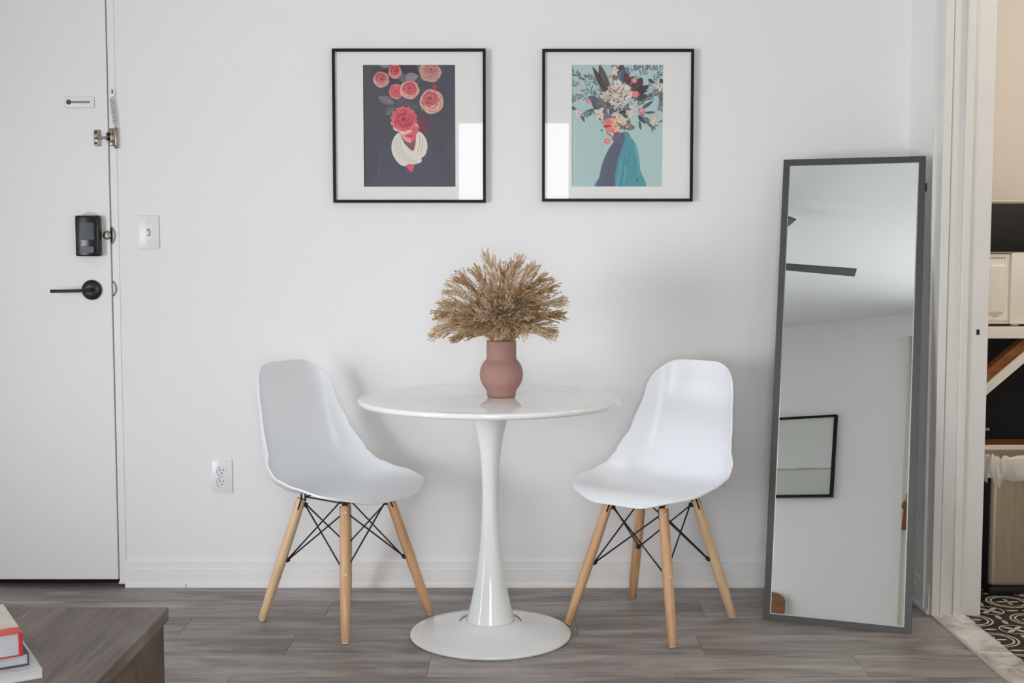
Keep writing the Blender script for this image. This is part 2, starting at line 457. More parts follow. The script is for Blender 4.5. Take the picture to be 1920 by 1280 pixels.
# electronic lock: slightly bulged black case over an old pale plate
sl = bpy.data.objects.new('smart_lock', None); link(sl, dr); sl.location = (-1.4410-DX1, 0, 1.2195)
bm = bmesh.new(); add_box(bm, (-0.0415, -0.030, -0.069), (0.0415, -0.001, 0.069), 0.006, 4)
for v in bm.verts:
    if v.co.y < -0.02: v.co.y -= 0.006*(1-(v.co.x/0.0415)**2)
    if v.co.x < 0: v.co.x -= 0.003*(1-(v.co.z/0.069)**2)
auto(bm_obj('lock_case', bm, M['blackplastic'], sl))
relabel(box('screen', (-0.020, -0.0385, -0.014), (0.026, -0.034, 0.045), paint('grey_screen', (54, 60, 70), 0.12), sl, 0.001), 'dark grey glossy screen')
relabel(box('battery_cover', (-0.018, -0.0385, -0.058), (0.024, -0.034, -0.036), paint('grey_cover', (38, 44, 46), 0.3), sl, 0.001), 'dark grey lower cover')
bm = bmesh.new(); add_lathe(bm, [(0, 0), (0.040, 0), (0.040, 0.0015), (0, 0.0015)], 40)
relabel(bm_obj('old_plate_mark', bm, paint('pale_old_paint', (214, 210, 200), 0.6), dr, False, (-1.440-DX1, -0.0002, 1.262), (PI/2, 0, 0)), 'pale round mark left by an older lock')
# chain slide plate
cp = bpy.data.objects.new('chain_slide', None); link(cp, dr); cp.location = (-1.4655-DX1, 0, 1.671)
auto(box('slide_plate', (-0.0500, -0.005, -0.0195), (0.0500, 0, 0.0195), M['door'], cp, 0.004, 3))
boxes('slide_slot', [((-0.034, -0.0055, -0.0035), (0.036, -0.0048, 0.0035))], paint('slot_grey', (128, 126, 124), 0.6), cp)
bm = bmesh.new(); add_lathe(bm, [(0, 0), (0.0085, 0), (0.0085, 0.001), (0, 0.001)], 24)
bm_obj('keyhole', bm, M['slot'], cp, False, (-0.036, -0.0048, 0.0), (PI/2, 0, 0))
# swing latch: the half on the door
la = bpy.data.objects.new('latch', None); link(la, dr); la.location = (-1.4045-DX1, 0, 1.551)
bm = bmesh.new(); add_box(bm, (-0.015, -0.006, -0.027), (0.008, 0, 0.027), 0.003, 2)
auto(bm_obj('latch_plate', bm, M['nickel'], la))
tube('latch_bar', [(-0.008, -0.012, -0.002), (0.012, -0.016, -0.001), (0.036, -0.018, 0.0)], 0.0045, M['nickel'], la)
for z in (-0.018, 0.018):
    bm = bmesh.new(); bmesh.ops.create_uvsphere(bm, u_segments=12, v_segments=8, radius=0.005)
    bm_obj('screw', bm, M['slot'], la, True, (-0.008, -0.006, z))
# lock face in the door edge
relabel(lathe('bolt_face', [(0, 0), (0.012, 0), (0.015, 0.002), (0.012, 0.004), (0, 0.004)], M['nickel'], dr, 24, (-0.011, -0.001, 1.222), (PI/2, 0, 0)), 'worn nickel bolt face')

# dark gaps around the leaf, jamb and sill
struct(boxes('trim_1', [((DX1+0.0045, WY-0.003, 0.016), (DX1+0.0285, WY+0.10, DZ+0.01)), ((DX1+0.002, WY-0.007, 0.012), (DX1+0.027, WY, 0.020)),
      ((DX0-0.04, WY-0.004, DZ+0.004), (DX1+0.0285, WY+0.10, DZ+0.035)), ((DX0-0.04, WY-0.004, 0), (DX0-0.004, WY+0.10, DZ+0.01))], M['door'], None, 0.0012), 'white metal door frame')
tr1 = bpy.data.objects['trim_1']
box('frame_shadow_gap', (DX0-0.04, WY+0.052, -0.004), (DX1+0.0285, WY+0.118, DZ+0.03), M['darkgap'], tr1)  # added dark backing: shade in the door gaps, also stops outside light
# strike plate curls on the frame by bolt and handle
for z, h in ((1.222, 0.028), (1.040, 0.025)):
    pts = [(DX1+0.006+0.010*math.sin(PI*i/10)*(1.0), WY-0.006, z-h+2*h*i/10) for i in range(11)]
    relabel(tube('strike_plate', pts, 0.0028, M['nickel'], tr1, 8), 'worn nickel strike lip')
box('strike_hole', (DX1+0.0022, WY-0.0055, 1.196), (DX1+0.0075, WY-0.003, 1.250), M['darkgap'], tr1)
# latch half on the frame and the hanging chain
lk = bpy.data.objects.new('latch_keeper', None); link(lk, tr1); lk.location = (-1.3555, WY-0.004, 1.551)
bm = bmesh.new()
add_box(bm, (-0.010, -0.005, -0.027), (0.006, 0, 0.032), 0.003)
add_box(bm, (0.009, -0.010, -0.036), (0.017, 0, 0.034), 0.002)
auto(bm_obj('keeper_plate', bm, M['nickel'], lk))
for x, z in ((-0.014, 0.012), (-0.014, -0.004), (0.0, 0.015), (0.0, -0.012), (0.012, -0.03)):
    bm = bmesh.new(); bmesh.ops.create_uvsphere(bm, u_segments=12, v_segments=8, radius=0.0065)
    bm_obj('knuckle', bm, M['blackmatte'] if x < 0 else M['nickel'], lk, True, (x, -0.007, z))
ch = bpy.data.objects.new('door_chain', None); C.objects.link(ch); ch.location = (-1.3535, WY-0.006, 1.699)
tag(ch, 'thin painted door chain hanging down the frame beside the white door', 'door chain')
box('chain_anchor', (-0.009, -0.003, -0.014), (0.009, 0.002, 0.018), M['door'], ch, 0.002)
box('anchor_slot', (-0.001, -0.0035, 0.0), (0.0035, -0.0028, 0.014), M['slot'], ch)
paintchain = paint('painted_chain', (196, 193, 186), 0.35, 0.3, 200, metal=0.3)
def chain_link(z, flip, x):
    bm = bmesh.new(); n = 14
    pts = []
    for i in range(n+1):
        a = 2*PI*i/n; u = 0.0032*math.cos(a); v = 0.0062*math.sin(a)
        pts.append((x+u, -0.004, z+v) if flip else (x, -0.004+u, z+v))
    add_tube(bm, pts, 0.0011, 6, False)
    bm_obj('chain_link', bm, paintchain, ch, True)
for i in range(15):
    chain_link(-0.016-0.0092*i, i % 2 == 0, 0.004+0.006*math.sin(i*0.2))
for i in range(9):
    chain_link(-0.022-0.0092*i, i % 2 == 1, -0.004+0.003*i*0.33)

# ---- skirting boards
def skirting(name, a, b, along, face, sgn, label):
    # profile (protrusion, z)
    prof = [(0, 0), (0.015, 0), (0.016, 0.003), (0.015, 0.013), (0.010, 0.016), (0.010, 0.066), (0.0085, 0.069), (0.0085, 0.093), (0.005, 0.097), (0, 0.098)]
    bm = bmesh.new(); rings = []
    for s in (a, b):
        rings.append([bm.verts.new((s, face+sgn*p, z) if along == 'x' else (face+sgn*p, s, z)) for p, z in prof])
    for i in range(len(prof)-1): bm.faces.new((rings[0][i], rings[1][i], rings[1][i+1], rings[0][i+1]))
    bm.faces.new(rings[0]); bm.faces.new(rings[1][::-1])
    return struct(bm_obj(name, bm, M['trim']), label)
skirting('baseboard_back', -1.345, RX, 'x', WY, -1, 'white skirting board along the back wall')
box('joint_crack', (-1.134, WY-0.0168, 0.001), (-1.1325, WY-0.0145, 0.013), M['slot'], bpy.data.objects['baseboard_back'])
skirting('baseboard_right', DY+0.012, WY, 'y', RX, -1, 'white skirting board in the corner by the doorway')
skirting('baseboard_left', RB, WY, 'y', LX, 1, 'white skirting board along the left wall')

# ---- doorway jamb and threshold
jm = struct(boxes('trim_2', [((1.343, DY-0.012, 0), (1.3685, DY+0.05, 2.06)), ((1.3685, DY-0.001, 0), (1.372, DY+0.05, 2.06)), ((1.372, DY-0.006, 0), (1.411, DY+0.02, 2.06)), ((1.411, DY-0.016, 0.004), (1.434, DY+0.02, 2.06)),
      ((1.434, DY-0.004, 0.0), (1.503, DY+0.02, 2.06)), ((1.335, DY+0.05, 0), (1.352, DY+0.062, 2.06))], M['trim_warm'], None, 0.002), 'white painted jamb of the kitchen doorway')
box('strike_hole', (1.4655, DY-0.0055, 0.904), (1.4745, DY-0.0035, 0.921), M['blackpanel'], jm)
struct(box('trim_3', (1.345, D1-0.05, 0), (1.503, D1+0.0, 2.06), M['trim_warm'], None, 0.002), 'near white jamb of the kitchen doorway')
th = struct(box('trim_4', (1.352, D1, -0.02), (1.452, DY-0.002, 0.006), M['marble'], None, 0.003), 'white and grey marble threshold')
box('metal_edge', (1.343, D1, -0.01), (1.351, DY-0.014, 0.007), paint('pale_metal_strip', (216, 208, 198), 0.35, metal=0.3), th, 0.0015)
# kitchen shell
kf = struct(box('floor_kitchen', (1.452, 1.9, -0.06), (3.25, 5.05, -0.003), M['grout']), 'kitchen floor of black and white ornamental tiles')
bm = bmesh.new(); add_box(bm, (-0.0992, -0.0992, -0.004), (0.0992, 0.0992, 0.002), 0.001, 1)
tme = bpy.data.meshes.new('tile'); bm.to_mesh(tme); bm.free(); tme.materials.append(M['tile'])
for i in range(8):
    for j in range(15):
        o = bpy.data.objects.new('tile', tme); link(o, kf); o.location = (1.553+0.2*i, 2.10+0.2*j, 0)
struct(box('wall_kitchen_back', (1.50, 5.0, -0.06), (3.3, 5.1, HC), M['creamwall']), 'cream kitchen wall')
struct(box('wall_kitchen_side', (3.2, 1.8, -0.06), (3.3, 5.1, HC), M['creamwall']), 'cream kitchen side wall')
struct(box('wall_kitchen_front', (1.40, 1.8, -0.06), (3.3, 1.9, HC), M['creamwall']), 'cream kitchen near wall')
struct(box('wall_kitchen_partition', (1.46, WY+0.09, -0.06), (1.50, 5.05, HC), M['creamwall']), 'cream kitchen partition')

# ================================================================== pedestal table
TX, TY, TZ, TR = -0.0655, 3.655, 0.730, 0.396
tb = thing('pedestal_table', 'round white pedestal table between the two white chairs', 'table', (TX, TY, 0))
lathe('tabletop', [(0, TZ-0.019), (TR-0.012, TZ-0.019), (TR-0.004, TZ-0.017), (TR, TZ-0.012), (TR, TZ-0.004), (TR-0.003, TZ-0.001), (TR-0.006, TZ), (0, TZ)], M['lacquer'], tb, 160)
auto(bpy.data.objects['tabletop'], 0.9)
ps = spline([(0.0745, 0, 0.046), (0.0665, 0, 0.075), (0.0535, 0, 0.130), (0.0420, 0, 0.200), (0.0330, 0, 0.270), (0.0275, 0, 0.340), (0.0253, 0, 0.410), (0.0260, 0, 0.480), (0.0300, 0, 0.545), (0.0395, 0, 0.610), (0.0525, 0, 0.660), (0.0720, 0, 0.700), (0.092, 0, 0.7115)], 60)
lathe('column', [(0, 0.044)] + [(p.x, p.z) for p in ps] + [(0, 0.7115)], M['lacquer'], tb, 96)
lathe('base', [(0, 0.0), (0.240, 0.0), (0.2445, 0.002), (0.2455, 0.006), (0.2435, 0.0095), (0.238, 0.0115), (0.20, 0.0165), (0.16, 0.023), (0.12, 0.0315), (0.095, 0.039), (0.080, 0.0455), (0, 0.049)], M['lacquer'], tb, 160)
for s in (-1, 1):  # thin grey crescent tube laid on the base either side of the column
    pts = []
    for i in range(9):
        a = (0.02 + 0.095*i) if s > 0 else PI - (0.02 + 0.095*i)
        r = 0.0935; pts.append((r*math.cos(a), r*math.sin(a), 0.0395))
    relabel(tube('foot_crescent', pts, [0.0006, 0.0024, 0.0034, 0.0038, 0.0038, 0.0036, 0.0030, 0.0022, 0.0006], paint('crescent_grey', (132, 132, 130), 0.4), tb, 8), 'small grey crescent by the column foot')

# ================================================================== moulded chairs
PROF = [(0.228, 0.4063), (0.2249, 0.418), (0.2101, 0.433), (0.1749, 0.4412), (0.1139, 0.4366), (0.0384, 0.4265), (-0.037, 0.4178), (-0.1013, 0.4198),
        (-0.1507, 0.4338), (-0.1794, 0.466), (-0.2029, 0.5108), (-0.2196, 0.569), (-0.2334, 0.6346), (-0.2445, 0.7023), (-0.2513, 0.7619), (-0.2541, 0.8113)]
def shell_mesh():
    n = 84; prof = spline([(0, u, z) for u, z in PROF], 400)
    L = [0.0]
    for a, b in zip(prof, prof[1:]): L.append(L[-1] + (b-a).length)
    T = L[-1]
    def at(s):
        s = max(0, min(T, s)); i = 0
        lo, hi = 0, len(L)-1
        while hi-lo > 1:
            m = (lo+hi)//2
            if L[m] <= s: lo = m
            else: hi = m
        f = (s-L[lo])/(L[hi]-L[lo]); p = prof[lo].lerp(prof[hi], f)
        a = prof[max(lo-3, 0)]; b = prof[min(hi+3, len(prof)-1)]; t = (b-a).normalized()
        return p, Vector((0, t.z, -t.y))   # normal to the sitting side
    SP = [0, .10, .22, .34, .42, .50, .60, .72, .84, 1.0]
    W = list(zip(SP, [0.192, 0.2241, 0.2326, 0.2303, 0.223, 0.2162, 0.2038, 0.1865, 0.1655, 0.1463]))
    CU = list(zip([0, .10, .25, .36, .45, .52, .60, .72, .86, 1.0], [-0.0315, 0.001, 0.0323, 0.0579, 0.0865, 0.1045, 0.1016, 0.0811, 0.0546, 0.0418]))
    RF, RT = 0.133, 0.088
    def end(R, wd, t):
        x = abs(t)*wd - (wd-R)
        return 0 if x <= 0 else R*(1-math.sqrt(max(0, 1-(x/R)**2)))
    m = 40; bm = bmesh.new(); G = []
    for j in range(m+1):
        q = -1+2*j/m; t = math.sin(q*PI/2)*0.55 + q*0.45
        e0, e1 = end(RF, .1924, t), end(RT, .146, t)
        col = []
        for i in range(n+1):
            k = i/n; s = e0 + (T-e0-e1)*k; p, nn = at(s); f = s/T
            wd = interp(W, f); cu = interp(CU, f)
            # sitting side normal must point up on the seat and forward on the back
            g = max(0, min(1, (f-0.3181)/(0.7474-0.3181))); g = g*g*(3-2*g); an = math.radians(90-84*g)
            nrm = Vector((0, math.cos(an), math.sin(an)))      # edges curl up along the seat, forward along the back
            lift = cu*abs(t)**4.57
            dx = math.sin(min(1, cu*4)*abs(t)**3)*0.012
            col.append(bm.verts.new((t*wd-math.copysign(dx, t), p.y + nrm.y*lift, p.z + nrm.z*lift)))
        G.append(col)
    for j in range(m):
        for i in range(n):
            bm.faces.new((G[j][i], G[j+1][i], G[j+1][i+1], G[j][i+1]))
    return bm
def chair(name, label, loc, fwd_deg, wood, off):
    # local frame: +y forward, +x to the sitter's right
    t = thing(name, label, 'chair', loc, math.radians(fwd_deg-90), 'white moulded chairs at the round table')
    sh = bm_obj('seat_shell', shell_mesh(), M['shell'], t, True)
    sh.location = (math.cos(math.radians(fwd_deg-90))*off[0]+math.sin(math.radians(fwd_deg-90))*off[1], -math.sin(math.radians(fwd_deg-90))*off[0]+math.cos(math.radians(fwd_deg-90))*off[1], 0)
    md = sh.modifiers.new('thickness', 'SOLIDIFY'); md.thickness = 0.0065; md.offset = 0.0; md.use_rim = True
    bv = sh.modifiers.new('rim', 'BEVEL'); bv.width = 0.002; bv.segments = 2; bv.limit_method = 'ANGLE'; bv.angle_limit = 1.0
    rf, rt = 0.267, 0.138; zt = 0.388
    ends = []
    for k in range(4):
        a = PI/4 + k*PI/2; d = Vector((math.cos(a), math.sin(a), 0))
        foot = d*rf; top = d*rt + Vector((0, 0, zt))
        ax = (top-foot).normalized(); Ln = (top-foot).length
        lg = bpy.data.objects.new('leg', None)
        # the leg is its own mesh, axis along local z
        bm = bmesh.new()
        pr = [(0, 0.004), (0.0105, 0.004), (0.0128, 0.0065), (0.0150, 0.09), (0.0163, 0.20), (0.0160, 0.30), (0.0150, Ln-0.006), (0.0132, Ln), (0, Ln)]
        add_lathe(bm, pr, 28)
        lg = bm_obj('leg', bm, wood[k], t, True); auto(lg, 0.9)
        lg.location = foot; lg.rotation_euler = ax.to_track_quat('Z', 'Y').to_euler()
        lathe('foot_glide', [(0, 0), (0.0085, 0), (0.0100, 0.0015), (0.0100, 0.0045), (0, 0.0048)], M['glide'], lg, 20)
        q = ax.to_track_quat('Z', 'Y').to_matrix(); inv = q.transposed()
        od = inv @ Vector((d.x, d.y, 0)); od.z = 0; od.normalize()       # outward side of the leg
        for z in (Ln-0.020, Ln-0.205):
            rr = 0.0152 if z > 0.3 else 0.0162
            ang = math.atan2(od.y, od.x)
            s = lathe('bolt_head', [(0, 0), (0.0062, 0), (0.0066, 0.0008), (0.0055, 0.0022), (0.0022, 0.0024), (0.002, 0.0014), (0, 0.0014)], M['steel'], lg, 20)
            s.location = od*(rr-0.0012) + Vector((0, 0, z)); s.rotation_euler = od.to_track_quat('Z', 'Y').to_euler()
        # slot cut for the bracket at the top
        sd = Vector((-od.y, od.x, 0))
        bm = bmesh.new()
        for v in ((-1, 0), (1, 0)): pass
        add_box(bm, (-0.0158, -0.0022, Ln-0.034), (0.0158, 0.0022, Ln+0.0006))
        so = bm_obj('bracket_slot', bm, M['darkgap'], lg); so.rotation_euler = (0, 0, math.atan2(od.y, od.x)+PI/2)
        ins = -d
        up = foot + ax*(Ln-0.020) + ins*0.019; lo = foot + ax*(Ln-0.205) + ins*0.020
        ends.append((up, lo, d))
        for p in (up, lo):
            kn = lathe('wire_knuckle', [(0, -0.007), (0.004, -0.007), (0.0065, -0.003), (0.0088, 0.002), (0.0088, 0.005), (0, 0.006)], M['blackwire'], lg, 16)
            kn.location = inv @ (p - foot); kn.rotation_euler = (inv @ ins).to_track_quat('-Z', 'Y').to_euler()
    for k in range(4):
        k2 = (k+1) % 4
        for (pa, pb) in ((ends[k][0], ends[k2][1]), (ends[k][1], ends[k2][0])):
            side = (pb-pa).cross(Vector((0, 0, 1))).normalized()*0.0022*(1 if pa is ends[k][0] else -1)
            tube('brace_wire', [pa+side, pb+side], 0.0026, M['blackwire'], t, 8)
        # top ring of the under-seat frame, with its bend up to the shell
    for k in range(4):
        d = ends[k][2]; top = d*rt + Vector((0, 0, zt-0.006))
        seat_z = 0.404 if k < 2 else 0.414
        pts = spline([tuple(top - Vector((0, 0, 0.022))), tuple(top + Vector((0, 0, 0.004))), tuple(d*(rt-0.004)+Vector((0, 0, seat_z-0.003))), tuple(d*(rt-0.05)+Vector((0, 0, seat_z+0.002)))], 10)
        tube('seat_bracket', pts, 0.0030, M['blackwire'], t, 8)
        bm = bmesh.new(); add_box(bm, (-0.009, -0.003, -0.004), (0.009, 0.003, 0.018), 0.001)
        o = bm_obj('shell_mount', bm, M['blackwire'], t); o.location = d*(rt-0.012)+Vector((0, 0, zt-0.003)); o.rotation_euler = (0, 0, math.atan2(d.y, d.x)+PI/2)
    ring = [ends[k][2]*(rt-0.01)+Vector((0, 0, zt+0.006)) for k in range(4)]; ring.append(ring[0])
    bm = bmesh.new()
    for a, b in zip(ring, ring[1:]): add_tube(bm, [a, b], 0.0026, 8)
    bm_obj('frame_ring', bm, M['blackwire'], t, True)
    return t
B, Bw = M['beech'], M['beech_shaded']
chair('dining_chair', 'white moulded chair with its back to the door, nearer the wall outlet with visible sockets', (-0.528, 3.829, 0), -38.2, [Bw, Bw, B, B], (-0.017, -0.009))
chair('dining_chair', 'white moulded chair standing beside the tall leaning mirror', (0.441, 3.796, 0), -127.8, [Bw, Bw, B, Bw], (0.013, -0.003))

# ================================================================== leaning mirror
BLm = Vector((0.7975, 3.8075, 0)); wdir = Vector((1.2166-0.7975, 3.651-3.8075, 0)); MWd = wdir.length; wdir.normalize()
nrm = Vector((wdir.y, -wdir.x, 0)); th_ = math.radians(11.5)
mi = bpy.data.objects.new('floor_mirror', None); C.objects.link(mi)
tag(mi, 'tall framed mirror leaning in the corner by the doorway', 'mirror')
upv = Vector((0, 0, 1))*math.cos(th_) - nrm*math.sin(th_); nv = nrm*math.cos(th_) + Vector((0, 0, 1))*math.sin(th_)
R = Matrix((wdir, -nv, upv)).transposed().to_4x4(); R.translation = BLm + Vector((0, 0, 0.0005))
mi.matrix_world = R
MH, FWm, DP = 1.500, 0.020, 0.030
def prism(name, poly, y0, y1, mat, parent, bev=0.0):
    bm = bmesh.new(); a = [bm.verts.new((x, y0, z)) for x, z in poly]; b = [bm.verts.new((x, y1, z)) for x, z in poly]
    bm.faces.new(a); bm.faces.new(b[::-1]); n = len(poly)
    for i in range(n): bm.faces.new((a[i], a[(i+1) % n], b[(i+1) % n], b[i]))
    if bev: bmesh.ops.bevel(bm, geom=bm.edges[:], offset=bev, segments=1, affect='EDGES')
    return bm_obj(name, bm, mat, parent)
Fw = FWm
prism('frame_rail', [(0, 0), (MWd, 0), (MWd-Fw, Fw), (Fw, Fw)], 0, DP, M['mframe'], mi)
prism('frame_rail', [(0, MH), (MWd, MH), (MWd-Fw, MH-Fw), (Fw, MH-Fw)], 0, DP, M['mframe'], mi)
prism('frame_stile', [(0, 0), (Fw, Fw), (Fw, MH-Fw), (0, MH)], 0, DP, M['mframe'], mi)
prism('frame_stile', [(MWd, 0), (MWd-Fw, Fw), (MWd-Fw, MH-Fw), (MWd, MH)], 0, DP, M['mframe'], mi)
box('mirror_glass', (Fw-0.002, 0.004, Fw-0.002), (MWd-Fw+0.002, 0.008, MH-Fw+0.002), M['mirror'], mi)
boxes('glass_edge', [((Fw, 0.0035, Fw), (Fw+0.0025, 0.005, MH-Fw)), ((MWd-Fw-0.0035, 0.0035, Fw), (MWd-Fw, 0.005, MH-Fw)), ((Fw, 0.0035, Fw), (MWd-Fw, 0.005, Fw+0.003))],
      paint('bevelled_glass_edge', (196, 202, 200), 0.15, metal=0.0), mi)
box('backing_board', (0.006, 0.012, 0.006), (MWd-0.006, DP-0.004, MH-0.006), M['mframe'], mi)
boxes('hanger', [((MWd-0.004, DP-0.012, MH-0.110), (MWd+0.006, DP-0.004, MH-0.085))], M['blackmatte'], mi)

# ================================================================== prints: a small painter for the flat pictures
class Canvas:
    def __init__(s, w, h, bgc, ss=2):
        s.w, s.h, s.ss = w, h, ss
        s.a = np.zeros((h*ss, w*ss, 3)); s.a[:] = np.array(bgc)/255.0
        yy, xx = np.mgrid[0:h*ss, 0:w*ss]; s.x = (xx+0.5)/ss; s.y = (yy+0.5)/ss
        s.clip = None
    def blend(s, mask, col):
        if s.clip is not None: mask = mask*s.clip
        c = col if isinstance(col, np.ndarray) and col.ndim == 3 else np.array(col)/255.0
        s.a = s.a*(1-mask[..., None]) + c*mask[..., None]
    def ell(s, cx, cy, rx, ry, ang, col, al=1.0, soft=1.0, lob=0, la=0.0, ph=0.0):
        c, q = math.cos(math.radians(ang)), math.sin(math.radians(ang))
        u = ((s.x-cx)*c + (s.y-cy)*q)/rx; v = (-(s.x-cx)*q + (s.y-cy)*c)/ry
        r = np.sqrt(u*u+v*v)
        if lob: r = r/(1+la*np.cos(lob*np.arctan2(v, u)+ph))
        m = np.clip((1-r)*min(rx, ry)/soft+0.5, 0, 1)*al
        s.blend(m, col)
    def ring(s, cx, cy, r, wd, a0, a1, col, al=1.0, sq=1.0):
        u = (s.x-cx); v = (s.y-cy)/sq; rr = np.sqrt(u*u+v*v); an = (np.degrees(np.arctan2(v, u)) - a0) % 360
        span = (a1-a0) % 360
        taper = np.sin(np.clip(an/max(span, 1), 0, 1)*PI)
        m = np.clip((wd*taper/2 - np.abs(rr-r))+0.5, 0, 1)*(an <= span)*al
        s.blend(m, col)
    def poly(s, pts, col, al=1.0, smooth=True):
        if smooth:
            P = [Vector((x, y, 0)) for x, y in pts]; n = len(P); out = []
            for i in range(n):
                a, b, c, d = P[i-1], P[i], P[(i+1) % n], P[(i+2) % n]
                for k in range(6):
                    t = k/6; out.append(0.5*((2*b)+(c-a)*t+(2*a-5*b+4*c-d)*t*t+(3*b-a-3*c+d)*t**3))
            pts = [(p.x, p.y) for p in out]
        m = np.zeros(s.x.shape, bool); n = len(pts)
        for i in range(n):
            x0, y0 = pts[i]; x1, y1_ = pts[(i+1) % n]
            if abs(y1_-y0) < 1e-9: continue
            cond = ((y0 > s.y) != (y1_ > s.y)) & (s.x < (x1-x0)*(s.y-y0)/(y1_-y0)+x0)
            m ^= cond
        s.blend(m.astype(float)*al, col); return m
    def line(s, pts, w0, w1, col, al=1.0):
        P = spline([(x, y, 0) for x, y in pts], max(6, 5*len(pts)))
        for i, (a, b) in enumerate(zip(P, P[1:])):
            f = i/len(P); wd = w0+(w1-w0)*f
            dx, dy = b.x-a.x, b.y-a.y; L2 = dx*dx+dy*dy+1e-9
            x0, x1 = int((min(a.x, b.x)-wd-1)*s.ss), int((max(a.x, b.x)+wd+2)*s.ss)
            y0, y1_ = int((min(a.y, b.y)-wd-1)*s.ss), int((max(a.y, b.y)+wd+2)*s.ss)
            x0, y0 = max(x0, 0), max(y0, 0)
            X, Y = s.x[y0:y1_, x0:x1], s.y[y0:y1_, x0:x1]
            if X.size == 0: continue
            t = np.clip(((X-a.x)*dx+(Y-a.y)*dy)/L2, 0, 1)
            d = np.hypot(X-a.x-t*dx, Y-a.y-t*dy)
            m = (np.clip(wd/2-d+0.5, 0, 1)*al)[..., None]
            s.a[y0:y1_, x0:x1] = s.a[y0:y1_, x0:x1]*(1-m) + np.array(col)/255.0*m
    def leaf(s, x, y, L, wd, ang, col, al=1.0):
        c, q = math.cos(math.radians(ang)), math.sin(math.radians(ang))
        p = [(x, y), (x+c*L*.3-q*wd/2, y+q*L*.3+c*wd/2), (x+c*L*.7-q*wd*.4, y+q*L*.7+c*wd*.4), (x+c*L, y+q*L),
             (x+c*L*.7+q*wd*.4, y+q*L*.7-c*wd*.4), (x+c*L*.3+q*wd/2, y+q*L*.3-c*wd/2)]
        # local raster only
        x0, x1 = max(0, int((min(a for a, b in p)-2)*s.ss)), int((max(a for a, b in p)+3)*s.ss)
        y0, y1_ = max(0, int((min(b for a, b in p)-2)*s.ss)), int((max(b for a, b in p)+3)*s.ss)
        X, Y = s.x[y0:y1_, x0:x1], s.y[y0:y1_, x0:x1]
        if X.size == 0: return
        u = ((X-x)*c+(Y-y)*q)/L; v = (-(X-x)*q+(Y-y)*c)
        hw = wd/2*np.sin(np.clip(u, 0, 1)*PI)**0.8
        m = (np.clip(hw-np.abs(v)+0.4, 0, 1)*((u > 0) & (u < 1))*al)[..., None]
        s.a[y0:y1_, x0:x1] = s.a[y0:y1_, x0:x1]*(1-m) + np.array(col)/255.0*m
    def finish(s):
        a = s.a.reshape(s.h, s.ss, s.w, s.ss, 3).mean((1, 3)); return np.clip(a, 0, 1)

def rose(c, cx, cy, r, ang, deep=(176, 52, 66), mid=(212, 88, 96), pale=(236, 196, 168), rng=None, sx=1.0, palefrac=0.5):
    rng = rng or random.Random(3)
    light = tuple(min(255, v+8) for v in pale); dim = tuple(int(a*.55+b*.45) for a, b in zip(pale, deep))
    c.ell(cx, cy, r*sx, r, ang, pale, 1, 1.5, 5, 0.03, rng.random()*6)
    for i in range(9):           # overlapping outer petals, each with a shaded side and a light lip
        a = math.radians(ang+90+(i-4)*34+rng.uniform(-8, 8)); px, py = cx+math.cos(a)*r*.40*sx, cy+math.sin(a)*r*.40
        sh = rng.uniform(.84, 1.02)
        c.ell(px, py, r*.50*sx, r*.44, math.degrees(a), tuple(int(v*sh) for v in pale), .8, 2.5)
        c.ring(px, py, r*.46, r*.07, math.degrees(a)-95, math.degrees(a)+95, dim, .85)
        c.ring(px, py, r*.52, r*.06, math.degrees(a)-80, math.degrees(a)+80, light, .9)
    k = math.radians(ang-90); ox, oy = math.cos(k)*r*(1-palefrac)*.45, math.sin(k)*r*(1-palefrac)*.45
    ir = r*(.46+palefrac*.46)
    c.ell(cx+ox, cy+oy, ir*sx, ir*.95, ang, mid, 1, 3, 5, .04, rng.random()*6)
    hi = tuple(min(255, int(v*1.0+(255-v)*.35)) for v in mid); dk = tuple(int(v*.74) for v in deep)
    n = max(18, int(ir*1.9))
    for i in range(n):
        f = 1-i/n; rr = ir*f*.97; a0 = i*137.5
        jx, jy = rng.uniform(-1, 1)*ir*.07, rng.uniform(-1, 1)*ir*.07
        sp = rng.uniform(70, 150)
        c.ring(cx+ox+jx, cy+oy+jy, rr*.93, max(1.6, ir*.10), a0, a0+sp, (dk, deep)[i % 2], .75, .92)
        c.ring(cx+ox+jx, cy+oy+jy, rr, max(1.2, ir*.07), a0+6, a0+sp-4, (hi, mid, pale)[i % 3], .85, .92)
    c.ell(cx+ox, cy+oy, ir*.16, ir*.13, 0, dk, .8, 2)
    for i in range(int(r*2.6)):  # small ruffles over everything
        a = rng.uniform(0, 6.283); q = r*math.sqrt(rng.random())*.86
        x, y = cx+math.cos(a)*q*sx, cy+math.sin(a)*q; inner = math.hypot(x-cx-ox, y-cy-oy) < ir*.95
        col = rng.choice([dk, deep, hi, mid]) if inner else rng.choice([pale, light, dim, mid])
        c.ring(x, y, rng.uniform(.10, .26)*r, max(1.3, r*.06), math.degrees(a)-rng.uniform(30, 80), math.degrees(a)+rng.uniform(30, 80), col, .6)

